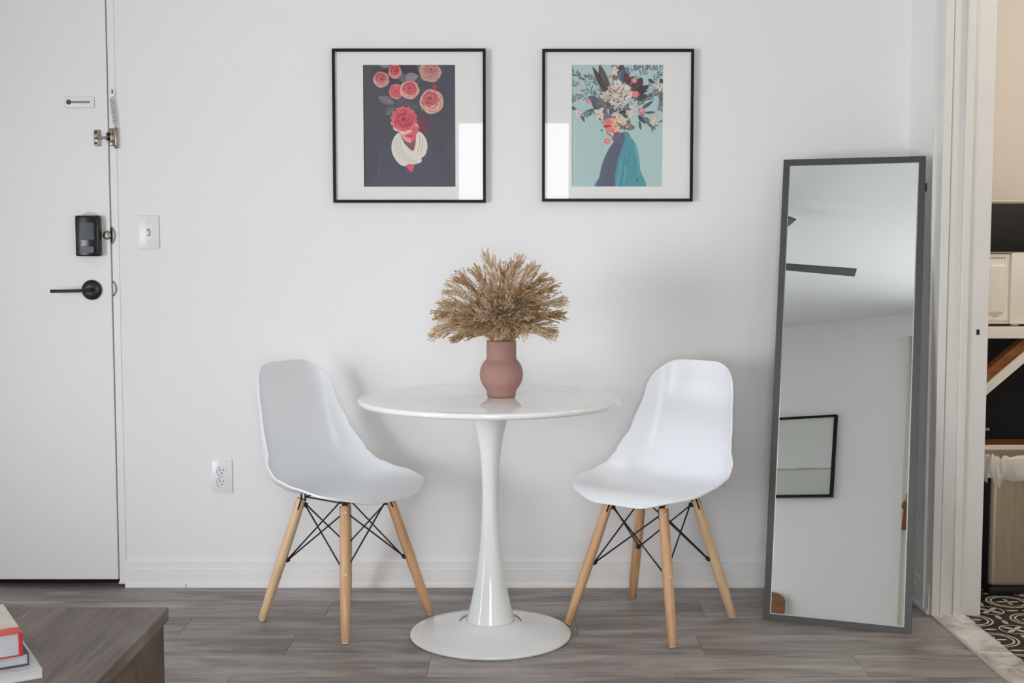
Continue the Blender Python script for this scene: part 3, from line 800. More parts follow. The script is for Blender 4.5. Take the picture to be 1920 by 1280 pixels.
def scaled(c, k):  # drawing units: zoomed-crop pixels divided by k
    return lambda v: v/k
def print_flower_head():
    W, H = 225, 298; k = 3.0
    c = Canvas(W, H, (78, 76, 84))
    g = np.clip(c.y/H, 0, 1)[..., None]
    c.a = c.a*(1-g*.10) + np.array((92, 92, 108))/255*(g*.10)
    c.ell(100, 10, 60, 40, 0, (52, 48, 60), .7, 40)
    X = lambda x: (x-310)/k; Y = lambda y: (y-195)/k
    # dark coat with a faint shoulder line
    c.poly([(X(412), Y(1090)), (X(418), Y(950)), (X(440), Y(830)), (X(520), Y(780)), (X(640), Y(800)), (X(770), Y(790)), (X(860), Y(850)), (X(890), Y(960)), (X(900), Y(1090))], (82, 82, 96), .8)
    c.line([(X(418), Y(1060)), (X(422), Y(930)), (X(442), Y(825)), (X(515), Y(785))], 1.2, .6, (112, 114, 128), .6)
    c.line([(X(655), Y(990)), (X(658), Y(1080))], 1.0, .8, (64, 62, 72), .8)
    c.ell(X(735), Y(630), 16, 20, 0, (140, 52, 66), .6, 14)
    # leaves
    for (x, y, L, wd, an, col) in [(420, 430, 130, 62, 22, (118, 108, 112)), (475, 560, 90, 62, -38, (104, 98, 102)), (560, 500, 110, 60, -50, (86, 84, 88)), (600, 300, 120, 70, -10, (130, 120, 122)),
                                   (700, 330, 120, 40, -40, (76, 80, 82)), (600, 480, 120, 60, 15, (82, 84, 84)), (580, 250, 80, 60, 70, (96, 96, 98)), (425, 196, 90, 40, 10, (120, 114, 118)), (700, 200, 150, 80, 35, (104, 90, 92))]:
        c.leaf(X(x), Y(y), L/k, wd/k, an, col)
        c.leaf(X(x), Y(y), L/k, 3/k, an, tuple(min(255, v+50) for v in col))
    c.line([(X(690), Y(400)), (X(740), Y(380)), (X(790), Y(370))], 1.2, .6, (150, 130, 120), .8)
    R = random.Random(11)
    rose(c, X(445), Y(305), 19, -10, (150, 46, 58), (186, 84, 84), (206, 160, 148), R, 1, .5)
    rose(c, X(545), Y(248), 17, 10, (160, 38, 50), (190, 62, 70), (222, 150, 140), R, .9, .6)
    rose(c, X(800), Y(250), 24, 20, (150, 80, 84), (176, 112, 108), (196, 154, 142), R, 1.1, .35)
    rose(c, X(552), Y(392), 18, 0, (180, 50, 62), (214, 90, 96), (228, 140, 136), R, .9, .85)
    rose(c, X(650), Y(380), 22, 10, (160, 44, 60), (204, 84, 92), (214, 176, 158), R, 1.05, .62)
    rose(c, X(810), Y(465), 29, -20, (140, 34, 50), (200, 92, 96), (216, 172, 152), R, .98, .4)
    c.ell(X(832), Y(358), 5, 7, 0, (176, 62, 74), .9, 2)
    # chin and lips, neck
    c.poly([(X(568), Y(675)), (X(600), Y(735)), (X(650), Y(765)), (X(690), Y(735)), (X(712), Y(680)), (X(700), Y(620)), (X(600), Y(640))], (226, 150, 140))
    c.poly([(X(640), Y(690)), (X(690), Y(640)), (X(720), Y(700)), (X(680), Y(810)), (X(625), Y(790)), (X(660), Y(750))], (196, 82, 96), .8)
    c.poly([(X(612), Y(712)), (X(640), Y(706)), (X(666), Y(714)), (X(642), Y(724))], (186, 50, 66))
    c.poly([(X(600), Y(740)), (X(650), Y(775)), (X(700), Y(735)), (X(690), Y(800)), (X(668), Y(818)), (X(628), Y(785))], (118, 86, 88), .8)
    # wound scarf
    c.poly([(X(566), Y(692)), (X(530), Y(735)), (X(515), Y(800)), (X(535), Y(870)), (X(590), Y(930)), (X(660), Y(925)), (X(730), Y(905)), (X(735), Y(875)), (X(762), Y(850)), (X(778), Y(790)),
            (X(765), Y(730)), (X(725), Y(684)), (X(700), Y(700)), (X(690), Y(770)), (X(672), Y(822)), (X(620), Y(780)), (X(590), Y(730))], (214, 206, 194))
    for i in range(9):
        t = i/8
        c.line([(X(580-44*t), Y(705+40*t)), (X(600-70*t), Y(800+10*t)), (X(650-70*t), Y(865+15*t)), (X(715-70*t), Y(900+10*t))], 1.3, .8, (160, 146, 132) if i % 2 else (244, 238, 230), .85)
    for i in range(5):
        c.line([(X(705+12*i), Y(705+8*i)), (X(712+10*i), Y(770)), (X(690+14*i), Y(830))], 1.8, 1.0, (164, 148, 138) if i % 2 else (234, 224, 214), .85)
    # big rose over the face
    for (dx, dy, q) in [(-16, 20, 11), (-24, 8, 8), (-4, 26, 11), (10, 24, 9)]:
        c.ell(X(608)+dx, Y(600)+dy, q, q*.6, 20, (222, 196, 186), 1, 2); c.ring(X(608)+dx, Y(600)+dy, q*.8, 2, 10, 170, (236, 216, 206), .9, .6)
    rose(c, X(608), Y(592), 29, 5, (170, 44, 62), (204, 74, 88), (214, 112, 118), R, 1.0, .95)
    for i in range(14):
        a = math.radians(i*360/14+8); c.ell(X(608)+math.cos(a)*27.5, Y(592)+math.sin(a)*27, 5, 3.6, math.degrees(a)+90, (206, 92, 104), .8, 1.5); c.ring(X(608)+math.cos(a)*27, Y(592)+math.sin(a)*26.5, 4.5, 1.5, math.degrees(a)-70, math.degrees(a)+70, (228, 150, 150), .8)
    c.poly([(X(625), Y(925)), (X(650), Y(918)), (X(680), Y(925)), (X(668), Y(972)), (X(655), Y(975)), (X(630), Y(950))], (214, 90, 104))
    return c.finish()
def print_bouquet_head():
    W, H = 220, 298; k = 3.0
    c = Canvas(W, H, (166, 191, 189))
    g = np.clip(c.y/H, 0, 1)[..., None]; c.a = c.a*(1-g*.25)+np.array((168, 188, 186))/255*(g*.25)
    R = random.Random(5)
    X = lambda x: (x-282)/k; Y = lambda y: (y-193)/k
    # fine twigs with small leaves
    twigs = [[(520, 480), (430, 410), (360, 360), (300, 330)], [(500, 500), (400, 440), (330, 430), (286, 450)], [(480, 470), (400, 330), (350, 280), (300, 260)], [(540, 440), (460, 330), (410, 280)],
             [(700, 480), (800, 400), (880, 300), (940, 240)], [(720, 380), (760, 290), (830, 230), (930, 210)], [(760, 460), (840, 420), (900, 400), (940, 430)], [(860, 350), (910, 400), (940, 470)],
             [(700, 260), (740, 220), (800, 200), (860, 196)], [(740, 500), (800, 450), (850, 430)], [(900, 380), (930, 450), (920, 520)], [(760, 540), (820, 600), (880, 640)], [(520, 500), (440, 530), (380, 560)]]
    for tw in twigs:
        P = [(X(a), Y(b)) for a, b in tw]; c.line(P, 1.0, .6, (96, 104, 106), .8)
        S = spline([(a, b, 0) for a, b in P], 14)
        for i, p in enumerate(S[2:]):
            d = S[min(i+3, 14)]-S[i+1]; an = math.degrees(math.atan2(d.y, d.x))
            for sgn in (-1, 1):
                if R.random() < .85: c.leaf(p.x, p.y, R.uniform(8, 15), R.uniform(2.2, 3.6), an+sgn*R.uniform(30, 60), R.choice([(70, 84, 88), (84, 98, 100), (104, 110, 106), (60, 70, 74), (124, 110, 112)]), .9)
    # big leaves above and beside the head
    for (x, y, L, wd, an, col) in [(560, 480, 300, 70, -105, (92, 84, 86)), (590, 400, 230, 70, -75, (84, 62, 64)), (545, 420, 240, 40, -118, (74, 66, 68)), (620, 350, 150, 46, -60, (96, 60, 66)), (600, 330, 160, 60, -95, (110, 100, 96)),
                                   (630, 350, 150, 80, -68, (104, 126, 142)), (640, 350, 140, 40, -80, (72, 92, 112)),
                                   (690, 450, 190, 90, -58, (82, 62, 68)), (700, 440, 170, 60, -35, (70, 52, 58)), (690, 360, 110, 60, -100, (92, 52, 60)), (740, 440, 90, 40, -10, (64, 66, 70)), (700, 330, 60, 40, -60, (88, 44, 54)),
                                   (540, 560, 150, 60, -140, (96, 96, 108)), (540, 540, 130, 46, -120, (106, 106, 118)), (520, 600, 170, 26, -125, (82, 84, 92)), (480, 470, 90, 50, -150, (88, 92, 96)), (470, 530, 80, 22, -178, (84, 92, 92)),
                                   (570, 600, 160, 60, -80, (98, 92, 104)), (640, 600, 160, 70, -60, (104, 104, 120)), (600, 620, 110, 80, -20, (92, 88, 96)), (620, 540, 90, 36, 8, (62, 56, 60)), (540, 640, 110, 50, -95, (112, 104, 112)),
                                   (560, 440, 80, 60, 100, (104, 104, 96)), (780, 520, 110, 26, -35, (74, 78, 80)), (800, 545, 90, 18, -4, (78, 78, 82)), (770, 600, 70, 20, 80, (66, 82, 84)), (760, 560, 80, 30, 50, (70, 60, 66)), (820, 590, 70, 14, 60, (72, 88, 88)),
                                   (860, 620, 70, 14, 85, (74, 86, 86)), (900, 620, 60, 12, -30, (80, 90, 90)), (880, 330, 60, 26, -150, (70, 76, 76)), (940, 350, 60, 34, -110, (72, 64, 62)), (320, 520, 60, 26, -160, (84, 92, 90)), (350, 560, 60, 18, 60, (74, 84, 84)),
                                   (640, 660, 90, 50, -40, (120, 112, 102)), (660, 640, 80, 50, 10, (98, 92, 88)), (640, 690, 70, 40, 20, (110, 84, 92)), (700, 620, 50, 40, 80, (122, 116, 118))]:
        c.leaf(X(x), Y(y), L/k, wd/k, an, col)
        c.leaf(X(x), Y(y), L/k*.95, 2.5/k*1.4, an, tuple(min(255, v+46) for v in col), .8)
    for _ in range(120):
        a = R.gauss(0, 1); x = 600+a*55; y = 500+R.gauss(0, 1)*85
        c.leaf(X(x), Y(y), R.uniform(5, 15), R.uniform(2, 5), R.uniform(-150, -30), R.choice([(92, 82, 88), (70, 58, 64), (122, 112, 120), (104, 70, 78), (138, 130, 126), (84, 88, 96)]), .9)
    def bloom(x, y, r, col, n=6, core=(176, 122, 116)):
        col = tuple(int(v*1.02) for v in col)
        for lay, (q, m) in enumerate(((1.0, n+2), (.72, n))):
            for i in range(m):
                an = i*360/m+R.uniform(-22, 22)-90*R.random(); L = r*q*R.uniform(.75, 1.15)
                c.leaf(X(x)+R.uniform(-1, 1), Y(y)+R.uniform(-1, 1), L+1, r*q*.62, an, tuple(int(v*.74) for v in col), .55)
                c.leaf(X(x), Y(y), L, r*q*R.uniform(.36, .52), an, tuple(max(0, min(255, v+R.randint(-22, 8))) for v in col), .95)
        for i in range(4): c.leaf(X(x)+R.uniform(-2, 2), Y(y)+R.uniform(-2, 2), r*.5, 1.4, R.uniform(0, 360), core, .7)
    for (x, y, r, col) in [(640, 370, 24, (222, 214, 200)), (600, 360, 17, (226, 216, 206)), (690, 400, 19, (220, 206, 194)), (620, 460, 20, (218, 206, 186)), (540, 420, 18, (206, 198, 178)), (590, 240, 13, (222, 210, 208)),
                           (720, 490, 11, (222, 212, 200)), (708, 545, 13, (218, 212, 196)), (480, 550, 17, (216, 206, 198)), (650, 600, 15, (216, 206, 184)), (330, 545, 11, (222, 204, 200)), (350, 350, 10, (214, 196, 198)),
                           (915, 355, 11, (220, 208, 190)), (885, 600, 14, (214, 206, 190)), (545, 735, 9, (226, 186, 192)), (665, 430, 15, (228, 214, 196)), (610, 430, 15, (224, 208, 196))]:
        bloom(x, y, r, col)
    for (x, y, r) in [(785, 530, 9), (405, 460, 6), (730, 310, 7), (742, 410, 9), (540, 750, 8)]:
        c.ell(X(x), Y(y), r, r*.9, 0, (216, 132, 138), 1, 1.5, 5, .08); c.ring(X(x), Y(y), r*.5, 2, 20, 300, (190, 84, 98), .8); c.ell(X(x), Y(y), r*.3, r*.3, 0, (236, 180, 176), .8, 1.5)
    for (x, y, an) in [(600, 380, -40), (640, 400, -70), (740, 400, 30), (580, 370, -150), (545, 300, -60)]:
        c.leaf(X(x), Y(y), 16, 3, an, (176, 60, 76), .8)
    for _ in range(70):
        a = R.gauss(0, 1); x = 625+a*60; y = 440+R.gauss(0, 1)*80
        c.leaf(X(x), Y(y), R.uniform(4, 11), R.uniform(1.5, 3.2), R.uniform(-180, 0), R.choice([(86, 74, 80), (64, 54, 60), (112, 102, 108), (96, 62, 68), (128, 122, 112), (80, 86, 92)]), .85)
    # lower face in profile towards the left
    c.poly([(X(528), Y(592)), (X(508), Y(622)), (X(520), Y(632)), (X(516), Y(648)), (X(526), Y(662)), (X(534), Y(682)), (X(575), Y(690)), (X(618), Y(698)), (X(640), Y(660)), (X(625), Y(600)), (X(590), Y(580))], (226, 128, 124))
    c.poly([(X(560), Y(590)), (X(580), Y(640)), (X(590), Y(680)), (X(625), Y(690)), (X(640), Y(640)), (X(600), Y(585))], (234, 176, 142), .9)
    c.poly([(X(516), Y(636)), (X(540), Y(632)), (X(572), Y(638)), (X(546), Y(650)), (X(522), Y(651))], (188, 56, 80))
    c.line([(X(516), Y(641)), (X(545), Y(641)), (X(572), Y(638))], 1.2, .8, (140, 34, 58), .8)
    c.ell(X(560), Y(610), 8, 6, 0, (206, 96, 104), .5, 5)
    for _ in range(26):
        c.leaf(X(640+R.gauss(0, 26)), Y(620+R.gauss(0, 40)), R.uniform(5, 11), R.uniform(3, 6), R.uniform(0, 360), R.choice([(126, 118, 104), (98, 92, 88), (206, 192, 176), (112, 84, 92)]), .9)
    bloom(645, 600, 14, (222, 208, 184)); bloom(600, 560, 10, (220, 206, 196))
    # neck and cloak
    c.poly([(X(590), Y(690)), (X(640), Y(690)), (X(650), Y(740)), (X(590), Y(760))], (134, 84, 96))
    c.line([(X(540), Y(690)), (X(570), Y(715)), (X(588), Y(750))], 2.4, 1.6, (92, 86, 84), .9)
    c.poly([(X(470), Y(1095)), (X(486), Y(1010)), (X(505), Y(920)), (X(545), Y(820)), (X(600), Y(740)), (X(640), Y(695)), (X(665), Y(680)), (X(700), Y(712)), (X(745), Y(770)), (X(768), Y(860)), (X(780), Y(960)), (X(804), Y(1095))], (78, 144, 152))
    c.poly([(X(470), Y(1095)), (X(488), Y(1000)), (X(508), Y(910)), (X(548), Y(818)), (X(598), Y(745)), (X(655), Y(690)), (X(668), Y(735)), (X(648), Y(800)), (X(622), Y(880)), (X(600), Y(1000)), (X(590), Y(1095))], (88, 98, 118))
    c.poly([(X(560), Y(830)), (X(610), Y(770)), (X(640), Y(790)), (X(600), Y(900)), (X(575), Y(1090)), (X(530), Y(1090))], (92, 90, 108), .8)
    for (a, b) in [((700, 800), (690, 900)), ((672, 850), (650, 980)), ((690, 900), (620, 1080)), ((730, 840), (735, 960)), ((655, 960), (640, 1080))]:
        c.line([(X(a[0]), Y(a[1])), (X((a[0]+b[0])/2+6), Y((a[1]+b[1])/2)), (X(b[0]), Y(b[1]))], 3.0, 1.5, (66, 122, 136), .6)
    for (a, b) in [((640, 900), (612, 1080)), ((740, 780), (770, 1000)), ((670, 930), (660, 1060))]:
        c.line([(X(a[0]), Y(a[1])), (X((a[0]+b[0])/2+4), Y((a[1]+b[1])/2)), (X(b[0]), Y(b[1]))], 5.0, 3.0, (108, 166, 172), .45)
    c.poly([(X(744), Y(1050)), (X(757), Y(1018)), (X(770), Y(1048)), (X(757), Y(1036))], (44, 72, 88), .9, False)
    return c.finish()

def print_mesh(name, img, w_, h_, parent, loc):
    H, W, _ = img.shape
    xs = np.linspace(0, w_, W+1); zs = np.linspace(0, -h_, H+1)
    V = np.zeros(((H+1)*(W+1), 3)); V[:, 0] = np.tile(xs, H+1); V[:, 2] = np.repeat(zs, W+1)
    i, j = np.meshgrid(np.arange(H), np.arange(W), indexing='ij'); a = (i*(W+1)+j).ravel()
    F = np.stack([a, a+(W+1), a+(W+2), a+1], 1)
    me = bpy.data.meshes.new(name)
    me.vertices.add(len(V)); me.vertices.foreach_set('co', V.ravel())
    me.loops.add(F.size); me.loops.foreach_set('vertex_index', F.ravel())
    me.polygons.add(len(F)); me.polygons.foreach_set('loop_start', np.arange(0, F.size, 4)); me.polygons.foreach_set('loop_total', np.full(len(F), 4))
    me.update(calc_edges=True)
    at = me.color_attributes.new('ink', 'FLOAT_COLOR', 'CORNER')
    s = img.reshape(-1, 3); l = np.minimum(np.where(s <= 0.04045, s/12.92, ((s+0.055)/1.055)**2.4)*1.22+0.012, 0.85)  # gain brightens the inks; offset puts the glass reflection haze into colour
    col = np.ones((len(F), 4, 4)); col[:, :, :3] = l[:, None, :]
    at.data.foreach_set('color', col.ravel())
    k = N('printed_ink'); q = k.n('VertexColor'); q.layer_name = 'ink'
    k.base(q.outputs['Color'], 0.75, spec=0.2); me.materials.append(k.m)
    o = bpy.data.objects.new(name, me); link(o, parent); o.location = loc; return o
def picture(x0, x1, z0, z1, px0, px1, pz0, pz1, img, label):
    t = thing('framed_print', label, 'picture', ((x0+x1)/2, WY-0.021, (z0+z1)/2), 0, 'square framed prints above the table')
    w2, h2 = (x1-x0)/2, (z1-z0)/2; cx, cz = (x0+x1)/2, (z0+z1)/2; fw = 0.0095
    for s in (-1, 1):
        prism('frame_rail', [(-w2, s*h2), (w2, s*h2), (w2-fw, s*(h2-fw)), (-w2+fw, s*(h2-fw))], -0.002, 0.020, M['blackframe'], t)
        prism('frame_stile', [(s*w2, -h2), (s*w2, h2), (s*(w2-fw), h2-fw), (s*(w2-fw), -h2+fw)], -0.002, 0.020, M['blackframe'], t)
    box('glass_pane', (-w2+fw, 0.002, -h2+fw), (w2-fw, 0.0035, h2-fw), M['glass'], t)
    a0, a1, b0, b1 = px0-cx, px1-cx, pz0-cz, pz1-cz; mw = 0.003
    boxes('mat_board', [((-w2+.004, 0.0062, -h2+.004), (a0, 0.0085, h2-.004)), ((a1, 0.0062, -h2+.004), (w2-.004, 0.0085, h2-.004)),
                        ((a0, 0.0062, -h2+.004), (a1, 0.0085, b0)), ((a0, 0.0062, b1), (a1, 0.0085, h2-.004))], M['mat'], t)
    print_mesh('print', img, a1-a0+0.004, b1-b0+0.004, t, (a0-0.002, 0.0092, b1+0.002))
    box('backing', (-w2+.004, 0.0105, -h2+.004), (w2-.004, 0.016, h2-.004), M['mframe'], t)
    return t
picture(-0.6065, -0.0890, 1.3320, 1.8470, -0.5028, -0.1920, 1.3860, 1.7940, print_flower_head(), 'square black-framed dark print of a rose-headed figure in a cream scarf')
picture(0.1020, 0.6130, 1.3360, 1.8460, 0.2025, 0.5100, 1.3866, 1.7940, print_bouquet_head(), 'square black-framed pale blue print of a teal cloaked figure with a bouquet head')

# ================================================================== switch and outlets
def plate(parent, w_, h_):
    bm = bmesh.new(); add_box(bm, (-w_/2, -0.006, -h_/2), (w_/2, 0, h_/2), 0.0025, 2); auto(bm_obj('plate', bm, M['plate'], parent))
sw = thing('light_switch', 'white toggle light switch on the wall beside the door', 'switch', (-1.2405, WY-0.0005, 1.232))
plate(sw, 0.070, 0.115)
boxes('toggle_slot', [((-0.0055, -0.0068, -0.0125), (0.0055, -0.0055, 0.0125))], paint('toggle_slot_grey', (150, 150, 152), 0.6), sw)
bm = bmesh.new(); add_box(bm, (-0.0040, -0.0135, -0.009), (0.0040, -0.005, 0.004), 0.001); bm_obj('toggle', bm, M['plate'], sw)
for z in (-0.030, 0.030): lathe('screw', [(0, 0), (0.003, 0), (0.003, 0.0012), (0, 0.0012)], M['plate'], sw, 16, (0, -0.0058, z), (PI/2, 0, 0))
def outlet(x, z, label):
    t = thing('wall_outlet', label, 'outlet', (x, WY-0.0005, z), 0, 'wall outlets'); plate(t, 0.070, 0.115)
    for s in (1, -1):
        cz = 0.0195*s
        bm = bmesh.new(); n = 32
        prof = [(0.0172*math.copysign(min(1, abs(math.cos(2*PI*i/n))*1.0), math.cos(2*PI*i/n)), max(-0.0135, min(0.0135, 0.0172*math.sin(2*PI*i/n)))) for i in range(n)]
        a = [bm.verts.new((px, -0.006, cz+pz)) for px, pz in prof]; b = [bm.verts.new((px*.97, -0.0075, cz+pz*.97)) for px, pz in prof]
        bm.faces.new(b)
        for i in range(n): bm.faces.new((a[i], a[(i+1) % n], b[(i+1) % n], b[i]))
        f = bm_obj('socket', bm, M['plate'], t)
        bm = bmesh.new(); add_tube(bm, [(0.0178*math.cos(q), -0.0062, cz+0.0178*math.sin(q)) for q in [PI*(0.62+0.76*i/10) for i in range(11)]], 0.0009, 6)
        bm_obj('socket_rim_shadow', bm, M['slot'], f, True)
        boxes('blade_slot', [((-0.0078, -0.0079, cz+0.0005), (-0.0052, -0.0072, cz+0.0085))], M['slot'], f)
        boxes('blade_slot', [((0.0050, -0.0079, cz+0.0012), (0.0074, -0.0072, cz+0.0078))], M['slot'], f)
        lathe('ground_hole', [(0, 0), (0.0022, 0), (0.0022, 0.0006), (0, 0.0006)], M['darkgap'], f, 14, (0, -0.0074, cz-0.0065), (PI/2, 0, 0))
    lathe('screw', [(0, 0), (0.0025, 0), (0.0025, 0.0012), (0, 0.0012)], M['steel'], t, 14, (0, -0.0058, 0), (PI/2, 0, 0))
    return t
outlet(-1.004, 0.389, 'white double wall outlet between the front door and the chair')
outlet(0.7065, 0.411, 'white wall outlet mostly hidden behind the chair next to the mirror')

# ================================================================== vase and dried plumes
VX, VY = -0.032, 3.655; VZ = TZ
vs_ = tag(lathe('vase', [(0, 0.0), (0.036, 0.0), (0.0405, 0.001), (0.0435, 0.006), (0.0440, 0.016), (0.0455, 0.021), (0.0530, 0.031), (0.0600, 0.043), (0.0640, 0.057), (0.0652, 0.070), (0.0635, 0.083), (0.0590, 0.096),
      (0.0520, 0.1065), (0.0465, 0.1125), (0.0447, 0.118), (0.0445, 0.165), (0.0440, 0.1685), (0.0425, 0.170), (0.0405, 0.1685), (0.0400, 0.160), (0.0395, 0.060), (0, 0.050)], M['vase'], None, 72, (VX, VY, VZ)),
      'matte dusty-rose ceramic vase standing on the round white table', 'vase')
MO = Vector((VX, VY, VZ+0.165))
def plume(idx, th, ph, L, droop, wid, mat):
    R = random.Random(100+idx)
    d = Vector((math.sin(th)*math.cos(ph), math.sin(th)*math.sin(ph), math.cos(th)))
    rb = 0.030*min(1, th/0.9)
    b0 = Vector((math.cos(ph)*-0.015*min(1, th), math.sin(ph)*-0.015*min(1, th), -0.11))
    b1 = Vector((math.cos(ph)*rb, math.sin(ph)*rb*0.9, 0.008))
    # droop: the tip bows outwards and down
    outw = Vector((math.cos(ph), math.sin(ph), 0))
    P = [b0, b1, b1+d*L*0.45+Vector((0, 0, 0.02*L/0.2)), b1+d*L*0.8+outw*droop*0.25, b1+d*L+outw*droop*0.9-Vector((0, 0, droop*1.0))]
    S = spline(P, 40)
    root = thing('dried_grass_plume', 'feathery tan dried grass plume in the packed bunch in the rose vase', 'dried grass', MO, 0, 'dried grass plumes in the vase')
    bm = bmesh.new(); add_tube(bm, S, [0.0016]*20+[0.0011]*15+[0.0006]*6, 5); bm_obj('stem', bm, mat, root, True)
    V = []; F = []
    def spk(p, dr, l, w_):
        dr = dr.normalized(); sd = dr.cross(Vector((R.uniform(-1, 1), R.uniform(-1, 1), R.uniform(-1, 1)))).normalized()
        n = len(V); m = p+dr*l*0.4
        V.extend([p, m+sd*w_, p+dr*l, m-sd*w_]); F.append((n, n+1, n+2, n+3))
        s2 = dr.cross(sd); n = len(V); V.extend([p, m+s2*w_, p+dr*l, m-s2*w_]); F.append((n, n+1, n+2, n+3))
    i0 = 8
    nb = 46
    for b in range(nb):
        f = b/(nb-1); s = i0 + f*(40-i0-0.5); i = int(s); p = S[i].lerp(S[min(i+1, 40)], s-i)
        t = (S[min(i+2, 40)]-S[max(i-1, 0)]).normalized()
        side = t.cross(Vector((R.uniform(-1, 1), R.uniform(-1, 1), R.uniform(-1, 1)))).normalized()
        env = math.sin(PI*min(1, (0.12+0.88*f))**0.75)**0.8 if f < 0.97 else 0.25
        bl = (0.030+0.045*env)*wid*R.uniform(0.75, 1.2)*(1.15-0.35*f)
        a = R.uniform(0.20, 0.50)
        cur = p.copy(); dd = (t*math.cos(a)+side*math.sin(a)).normalized()
        n = 7 + int(5*env)
        for q in range(n):
            nx = cur + dd*bl/n
            # thin axis and the spikelets on it
            spk(cur, dd, bl/n*1.3, 0.0005)
            for _ in range(2):
                sd = dd.cross(Vector((R.uniform(-1, 1), R.uniform(-1, 1), R.uniform(-1, 1)))).normalized()
                spk(cur, dd*0.9+sd*R.uniform(0.15, 0.5), R.uniform(0.007, 0.0125), R.uniform(0.0011, 0.0019))
            cur = nx; dd = (dd + t*0.05 + Vector((0, 0, -0.045)) + Vector((R.uniform(-1, 1), R.uniform(-1, 1), R.uniform(-1, 1)))*0.06).normalized()
    me = bpy.data.meshes.new('plume_head'); me.from_pydata([tuple(v) for v in V], [], F); me.materials.append(mat)
    o = bpy.data.objects.new('plume_head', me); link(o, root)
    return root
R0 = random.Random(21)
specs = []
# outline plumes placed to the shape of the bunch: (degrees from vertical, + is right), length, droop, width, own label
for a, L, dp, wd, lb in [(-76, .165, .020, 1.0, 'drooping dried grass plume reaching farthest left out of the rose vase'), (-67, .145, .006, 1.2, None), (-58, .172, .010, 1.2, 'dried grass plume pointing up and left over the longest drooping one'),
        (-46, .180, .010, 1.2, None), (-34, .205, .008, 1.3, None), (-26, .215, .006, 1.3, None), (-15, .215, .004, 1.3, None), (-7, .262, .005, 1.0, 'tall thin plume standing highest, left of the middle of the bunch'),
        (2, .205, .0, 1.4, None), (9, .248, .005, 1.1, 'tall plume with a curling tip just right of the middle of the bunch'), (17, .232, .006, 1.3, None), (25, .220, .008, 1.3, None),
        (36, .215, .008, 1.0, 'dried grass plume rising to the upper right corner of the bunch'), (46, .190, .008, 1.2, None), (60, .165, .003, .9, 'dried grass plume with a thin tip reaching farthest right'),
        (67, .115, .006, 1.0, None), (76, .110, .006, .8, None), (-80, .10, .006, .8, None)]:
    specs.append((math.radians(abs(a)*(0.93 if abs(a) < 62 else 1.0)), 0.0 if a > 0 else PI, L*1.03, dp + 0.012*math.sin(math.radians(2*min(abs(a), 90))), wd, lb))
for i in range(56):
    az = -PI/2 + R0.uniform(-1.35, 1.35) if i < 40 else PI/2 + R0.uniform(-1.2, 1.2)
    th = math.radians(R0.choice([8, 14, 20, 28, 36, 44, 52]) + R0.uniform(-5, 5))
    specs.append((th, az, R0.uniform(.07, .190), R0.uniform(0.004, .030), R0.uniform(1.05, 1.45), None))
for i, (th, ph, L, dp, wd, lb) in enumerate(specs):
    pm = plume(i, th, ph + (R0.uniform(-.25, .25) if i < 18 else 0), L*0.93, dp, wd, M['reed'][(0, 1, 2, 0, 1, 2)[i % 6]])
    if lb: pm['label'] = lb

# ================================================================== coffee table and books in the near left corner
ct = thing('coffee_table', 'rustic grey-brown wooden coffee table at the lower left with books on it', 'coffee table', (-0.72, 2.516, 0))
CTW, CTD = 1.00, 1.25
for i in range(2):
    w_ = CTW/2
    relab = box('top_board', (-CTW+i*w_+0.0004, -CTD, 0.392), (-CTW+(i+1)*w_-0.0004, 0, 0.420), M['rustic'], ct, 0.0015)
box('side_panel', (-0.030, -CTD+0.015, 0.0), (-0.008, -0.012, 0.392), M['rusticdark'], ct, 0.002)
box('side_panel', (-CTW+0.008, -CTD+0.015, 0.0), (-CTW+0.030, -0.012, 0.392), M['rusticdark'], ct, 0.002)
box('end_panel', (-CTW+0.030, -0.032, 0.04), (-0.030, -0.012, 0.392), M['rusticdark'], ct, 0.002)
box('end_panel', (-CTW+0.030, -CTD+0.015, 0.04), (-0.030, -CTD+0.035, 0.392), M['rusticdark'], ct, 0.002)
def book(name, corner, ang, w_, l_, z0, h_, cov, pagem, label, ct_=0.0022, topmat=None, sp=0.0026):
    # corner: near right corner; the book runs back along +y' and left along -x'
    t = thing(name, label, 'book', (corner[0], corner[1], z0), math.radians(ang), 'books stacked on the coffee table')
    box('lower_cover', (-w_, 0, 0.0003), (0, l_, ct_), cov, t, 0.0006)
    up = box('upper_cover', (-w_, 0, h_-ct_), (0, l_, h_-0.0003), topmat or cov, t, 0.0006)
    box('spine', (-sp, 0.0, ct_), (0, l_, h_-ct_), cov, t, 0.0004)
    box('page_block', (-w_+0.004, 0.004, ct_), (-sp, l_-0.004, h_-ct_), pagem, t)
    return t
book('book', (-0.8205, 2.086), 31.5, 0.30, 0.23, 0.420, 0.0185, M['greycover'], M['greycover'], 'pale grey large book at the bottom of the stack on the coffee table')
book('book', (-0.8485, 2.101), 31.5, 0.26, 0.20, 0.4385, 0.0225, M['bluecover'], M['pages'], 'navy clothbound book in the middle of the stack')
tb_ = book('book', (-0.8515, 2.083), 31.5, 0.24, 0.20, 0.461, 0.0430, M['redcover'], M['pages'], 'thick red-spined book with a pale and red printed cover on top of the stack', 0.0022, M['jacket'], 0.0065)

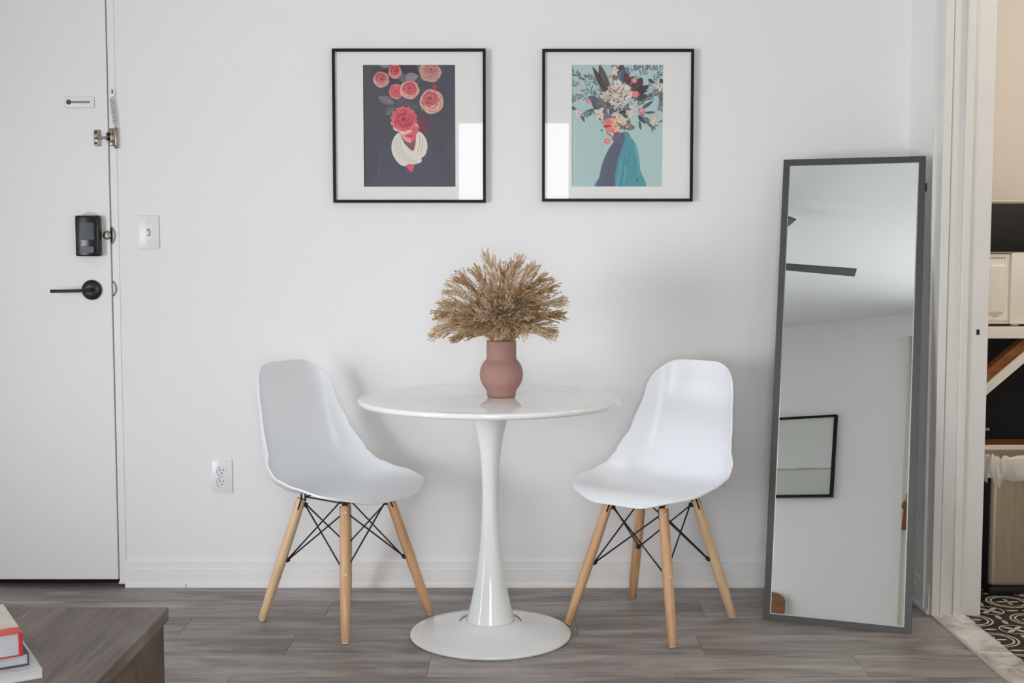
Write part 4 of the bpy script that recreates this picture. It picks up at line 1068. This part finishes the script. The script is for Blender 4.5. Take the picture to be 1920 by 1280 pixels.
# ================================================================== things seen only in the mirror: picture, cabinet, fan, curtains
fp = thing('far_picture', 'black-framed pale abstract picture on the far wall in the mirror', 'picture', (-1.31, RB+0.002, 1.672))
w2, h2, fw = 0.265, 0.295, 0.016
for s in (-1, 1):
    prism('frame_rail', [(-w2, s*h2), (w2, s*h2), (w2-fw, s*(h2-fw)), (-w2+fw, s*(h2-fw))], 0, 0.03, M['blackframe'], fp)
    prism('frame_stile', [(s*w2, -h2), (s*w2, h2), (s*(w2-fw), h2-fw), (s*(w2-fw), -h2+fw)], 0, 0.03, M['blackframe'], fp)
def horizonprint():
    k = N('pale_horizon_print'); t = k.n('TexCoord'); s = k.n('SeparateXYZ'); k.l(t.outputs['Object'], s.inputs[0])
    n = k.noise(k.coord((2, 2, 30)), 4, 4)
    z = k.math('ADD', s.outputs['Z'], k.math('MULTIPLY', n, 0.02))
    f = k.math('MULTIPLY_ADD', z, 1.0, 0.5)
    k.base(k.ramp(f, [(0.0, lin((186, 190, 184))), (0.405, lin((196, 198, 192))), (0.417, lin((150, 152, 146))), (0.43, lin((212, 214, 210))), (1.0, lin((206, 208, 204)))]), 0.8); return k.m
box('print', (-w2+fw, 0.002, -h2+fw), (w2-fw, 0.02, h2-fw), horizonprint(), fp)
# low cabinet end with rounded corner
cb = thing('wooden_cabinet', 'brown wooden cabinet with a pale rounded edge showing at the foot of the mirror', 'cabinet', (-1.330, RB+0.012, 0))
def rounded(x0, x1, z0, z1, r):
    p = [(x0, z0), (x1, z0)]
    for i in range(13):
        a = PI/2*i/12; p.append((x1-r+r*math.cos(a), z1-r*0.62+r*0.62*math.sin(a)))
    for i in range(13):
        a = PI/2+PI/2*i/12; p.append((x0+r+r*math.cos(a), z1-r*0.62+r*0.62*math.sin(a)))
    return p
prism('carcass', rounded(-0.90, 0, 0.0, 0.712, 0.11), 0, 0.022, M['tanedge'], cb)
prism('door_panel', rounded(-0.890, -0.010, 0.02, 0.702, 0.102), 0.022, 0.034, M['brown'], cb)
# ceiling fan
fn = thing('ceiling_fan', 'dark grey ceiling fan whose blades show in the upper mirror', 'ceiling fan', (-0.865, 1.41, 2.40))
lathe('canopy', [(0, 0.28), (0.07, 0.28), (0.065, 0.25), (0.02, 0.22), (0, 0.22)], M['fan'], fn, 32)
lathe('rod', [(0, 0.07), (0.012, 0.07), (0.012, 0.24), (0, 0.24)], M['fan'], fn, 16)
lathe('motor', [(0, -0.04), (0.06, -0.04), (0.10, -0.02), (0.11, 0.02), (0.09, 0.06), (0.03, 0.08), (0, 0.08)], M['fan'], fn, 40)
for i in range(5):
    a = math.radians(-32.5+72*i)
    bm = bmesh.new(); add_box(bm, (0.10, -0.043, -0.003), ((0.69, 0.76, 0.72, 0.72, 0.72)[i], 0.043, 0.003), 0.002)
    for v in bm.verts:
        if v.co.x < 0.3: v.co.y *= 0.8
    o = bm_obj('blade', bm, M['fan'], fn); o.rotation_euler = Matrix.Rotation(a, 4, 'Z').to_3x3().__matmul__(Matrix.Rotation(math.radians(10), 3, 'X')).to_euler()
# curtains
cr = thing('curtain_rod', 'thin white curtain rod above the window behind the camera', 'curtain rod', (0.05, RB+0.06, 2.50))
tube('rod', [(-0.68, 0, 0), (0.68, 0, 0)], 0.009, M['trim'], cr, 12)
for s in (-1, 1):
    box('rod_bracket', (s*0.60-0.008, -0.058, -0.010), (s*0.60+0.008, 0.004, 0.010), M['trim'], cr)
def curtain(x0, x1, label):
    bm = bmesh.new(); n = 70; mz = 12; G = []
    for i in range(n+1):
        t = i/n; col = []
        for j in range(mz+1):
            f = j/mz; z = 0.03+2.455*f
            spread = 1.0
            x = x0+(x1-x0)*t; y = RB+0.062+0.022*math.sin(t*2*PI*4.5+0.3*f)*(1.0-0.35*f)
            col.append(bm.verts.new((x-(x0+x1)/2, y, z)))
        G.append(col)
    for i in range(n):
        for j in range(mz): bm.faces.new((G[i][j], G[i+1][j], G[i+1][j+1], G[i][j+1]))
    o = bm_obj('curtain', bm, M['cloth'], None, True, ((x0+x1)/2, 0, 0))
    md = o.modifiers.new('cloth', 'SOLIDIFY'); md.thickness = 0.0015
    return tag(o, label, 'curtain', 'curtains of the rear window')
curtain(-0.525, -0.375, 'pale blue-white curtain seen as a strip down the right edge of the mirror')
curtain(0.44, 0.66, 'pale curtain reflected in the glass of the pale blue print')
ts = thing('tassel', 'rust coloured tassel hanging at the curtain edge in the mirror', 'tassel', (-0.485, RB+0.105, 1.22))
lathe('skirt', [(0, -0.085), (0.018, -0.085), (0.012, 0.02), (0.008, 0.05), (0, 0.05)], M['rust'], ts, 20)
lathe('knot', [(0, 0.045), (0.016, 0.05), (0.026, 0.07), (0.018, 0.095), (0.006, 0.105), (0, 0.105)], M['rust'], ts, 20)
tube('cord', [(0, 0, 0.10), (0.004, -0.01, 0.14), (0.0, -0.03, 0.17)], 0.003, M['rust'], ts, 8)

# ================================================================== kitchen: shelving unit, microwave, bin
rk = thing('shelving_unit', 'cream painted wooden shelving unit with a diagonal brace in the kitchen', 'shelf', (1.62, 4.36, 0))
box('top_shelf', (0, 0, 0.856), (1.0, 0.46, 0.897), M['creamwhite'], rk, 0.003)
for x in (0.0, 0.955):
    for y in (0.005, 0.415): box('post', (x+0.002, y, 0), (x+0.043, y+0.040, 0.856), M['creamwhite'], rk, 0.002)
box('shelf_rail', (0.043, 0.0, 0.452), (0.955, 0.022, 0.470), M['creamwhite'], rk, 0.004)
relabel(box('lower_shelf', (0.043, 0.022, 0.452), (0.955, 0.205, 0.462), M['brown'], rk), 'brown wooden shelf board')
boxes('shelf_side_rail', [((0.043, 0.0, 0.450), (0.075, 0.40, 0.486))], M['brown'], rk, 0.002)
def brace(x0, z0, x1, z1, w_, y0, y1, mat, name):
    d = Vector((x1-x0, z1-z0)); d.normalize(); n_ = Vector((-d.y, d.x))*w_/2
    return prism(name, [(x0+n_.x, z0+n_.y), (x0-n_.x, z0-n_.y), (x1-n_.x, z1-n_.y), (x1+n_.x, z1+n_.y)], y0, y1, mat, rk)
br = brace(0.02, 0.615, 0.275, 0.838, 0.030, 0.006, 0.018, M['creamwhite'], 'brace')
relabel(brace(0.02, 0.650, 0.245, 0.846, 0.040, 0.026, 0.075, M['brown'], 'brace_back'), 'unpainted brown back of the brace')
box('back_rail', (0.043, 0.435, 0.462), (0.27, 0.450, 0.470), M['greywhite'], rk)
bk = thing('black_cabinet', 'black cabinet front behind the shelving unit', 'cabinet', (1.62, 4.86, 0))
box('carcass', (-0.10, 0, 0), (1.5, 0.13, 0.852), M['blackpanel'], bk)
box('plinth_rail', (-0.10, -0.006, 0.08), (1.5, 0.0, 0.10), M['blackplastic'], bk)
mw = thing('microwave', 'cream white microwave with vent holes on the shelving unit', 'microwave', (1.50, 4.40, 0.8975))
box('body', (0.0, 0.014, 0.012), (0.297, 0.38, 0.262), M['creamwhite'], mw, 0.004)
auto(box('wrap_cover', (0.297, 0.0, 0.008), (0.62, 0.40, 0.264), M['creamwhite'], mw, 0.004))
bm = bmesh.new(); add_box(bm, (0.215, 0.002, 0.045), (0.280, 0.030, 0.225), 0.012, 4); auto(bm_obj('back_bulge', bm, M['creamwhite'], mw))
relabel(box('lower_ledge', (0.0, 0.010, 0.008), (0.297, 0.030, 0.024), M['greywhite'], mw, 0.002), 'grey lower edge of the back')
for i in range(9):
    box('vent_hole', (0.190+i*0.0105, 0.0125, 0.2445), (0.190+i*0.0105+0.005, 0.0145, 0.2480), M['slot'], mw)
for i in range(3):
    box('vent_hole', (0.238+i*0.008, 0.0125, 0.034), (0.238+i*0.008+0.003, 0.0145, 0.0375), M['slot'], mw)
for x in (0.05, 0.325, 0.58):
    for y in (0.03, 0.34): lathe('foot', [(0, 0), (0.014, 0), (0.016, 0.012), (0, 0.012)], M['greywhite'], mw, 20, (x, y, 0))
oc = thing('black_oven', 'black countertop oven sitting on top of the microwave', 'oven', (1.50, 4.402, 1.1617))
auto(box('body', (0, 0.0, 0.004), (0.58, 0.36, 0.180), M['black_appliance'], oc, 0.006))
relabel(box('top_trim', (0, 0.03, 0.180), (0.58, 0.36, 0.190), M['greywhite'], oc, 0.002), 'grey top trim')
for x in (0.03, 0.54):
    for y in (0.04, 0.32): lathe('foot', [(0, 0), (0.012, 0), (0.012, 0.006), (0, 0.006)], M['blackpanel'], oc, 16, (x, y, 0))
bn = thing('trash_can', 'brushed steel trash can with black base and a white bin bag over its rim', 'trash can', (1.80, 4.215, 0))
BW, BD = 0.172, 0.125
bm = bmesh.new(); add_box(bm, (-BW, -BD, 0.028), (BW, BD, 0.462), 0.016, 5); auto(bm_obj('body', bm, M['brushed'], bn))
bm = bmesh.new(); add_box(bm, (-BW-0.002, -BD-0.004, 0.0), (BW+0.002, BD+0.002, 0.028), 0.006, 2); auto(bm_obj('base', bm, M['blackpanel'], bn))
relabel(box('side_strip', (-BW-0.004, -BD+0.016, 0.028), (-BW+0.004, BD-0.01, 0.44), M['blackpanel'], bn, 0.003), 'dark strip on the left side')  # black strip covering the left face of the can
def bagmesh():
    bm = bmesh.new(); n = 120; G = []; R = random.Random(4)
    ph = [R.uniform(0, 6) for _ in range(6)]
    prof = [(-0.030, -0.05), (-0.014, -0.012), (-0.002, 0.006), (0.006, 0.004), (0.011, -0.010), (0.015, -0.028), (0.017, -0.046), (0.014, -0.060), (0.008, -0.072)]
    for i in range(n):
        a = 2*PI*i/n; c_, s_ = math.cos(a), math.sin(a)
        e = 0.22
        x = math.copysign(abs(c_)**e, c_)*BW; y = math.copysign(abs(s_)**e, s_)*BD
        nx, ny = c_, s_
        col = []
        for k, (o_, z) in enumerate(prof):
            f = k/(len(prof)-1)
            wv = 0.5*math.sin(a*11+ph[0]+k*.6)+0.35*math.sin(a*23+ph[1]-k*.9)+0.3*math.sin(a*5+ph[2])
            o2 = o_ + 0.011*f*wv; z2 = z*1.15 + 0.012*f*math.sin(a*7+ph[3]) + 0.005*math.sin(a*17+ph[4]+k)
            col.append(bm.verts.new((x+nx*o2, y+ny*o2, 0.468+z2)))
        G.append(col)
    for i in range(n):
        A, B_ = G[i], G[(i+1) % n]
        for k in range(len(prof)-1): bm.faces.new((A[k], B_[k], B_[k+1], A[k+1]))
    return bm
bo = bm_obj('bin_bag', bagmesh(), M['bag'], bn, True)
kl = thing('kitchen_ceiling_lamp', 'warm round ceiling lamp in the kitchen', 'lamp', (2.35, 3.4, HC))
lathe('lamp_base', [(0, -0.02), (0.15, -0.02), (0.155, 0.0), (0, 0.0)], M['trim'], kl, 40)
relabel(lathe('lamp_shade', [(0, -0.07), (0.08, -0.065), (0.13, -0.045), (0.14, -0.02), (0, -0.02)], M['glow'], kl, 40), 'glowing warm white shade')
pl = bpy.data.lights.new('kitchen_lamp_light', 'POINT'); pl.energy = 27; pl.color = (1.0, 0.93, 0.86); pl.shadow_soft_size = 0.14
po = bpy.data.objects.new('kitchen_lamp_light', pl); C.objects.link(po); po.location = (2.35, 3.4, HC-0.25)
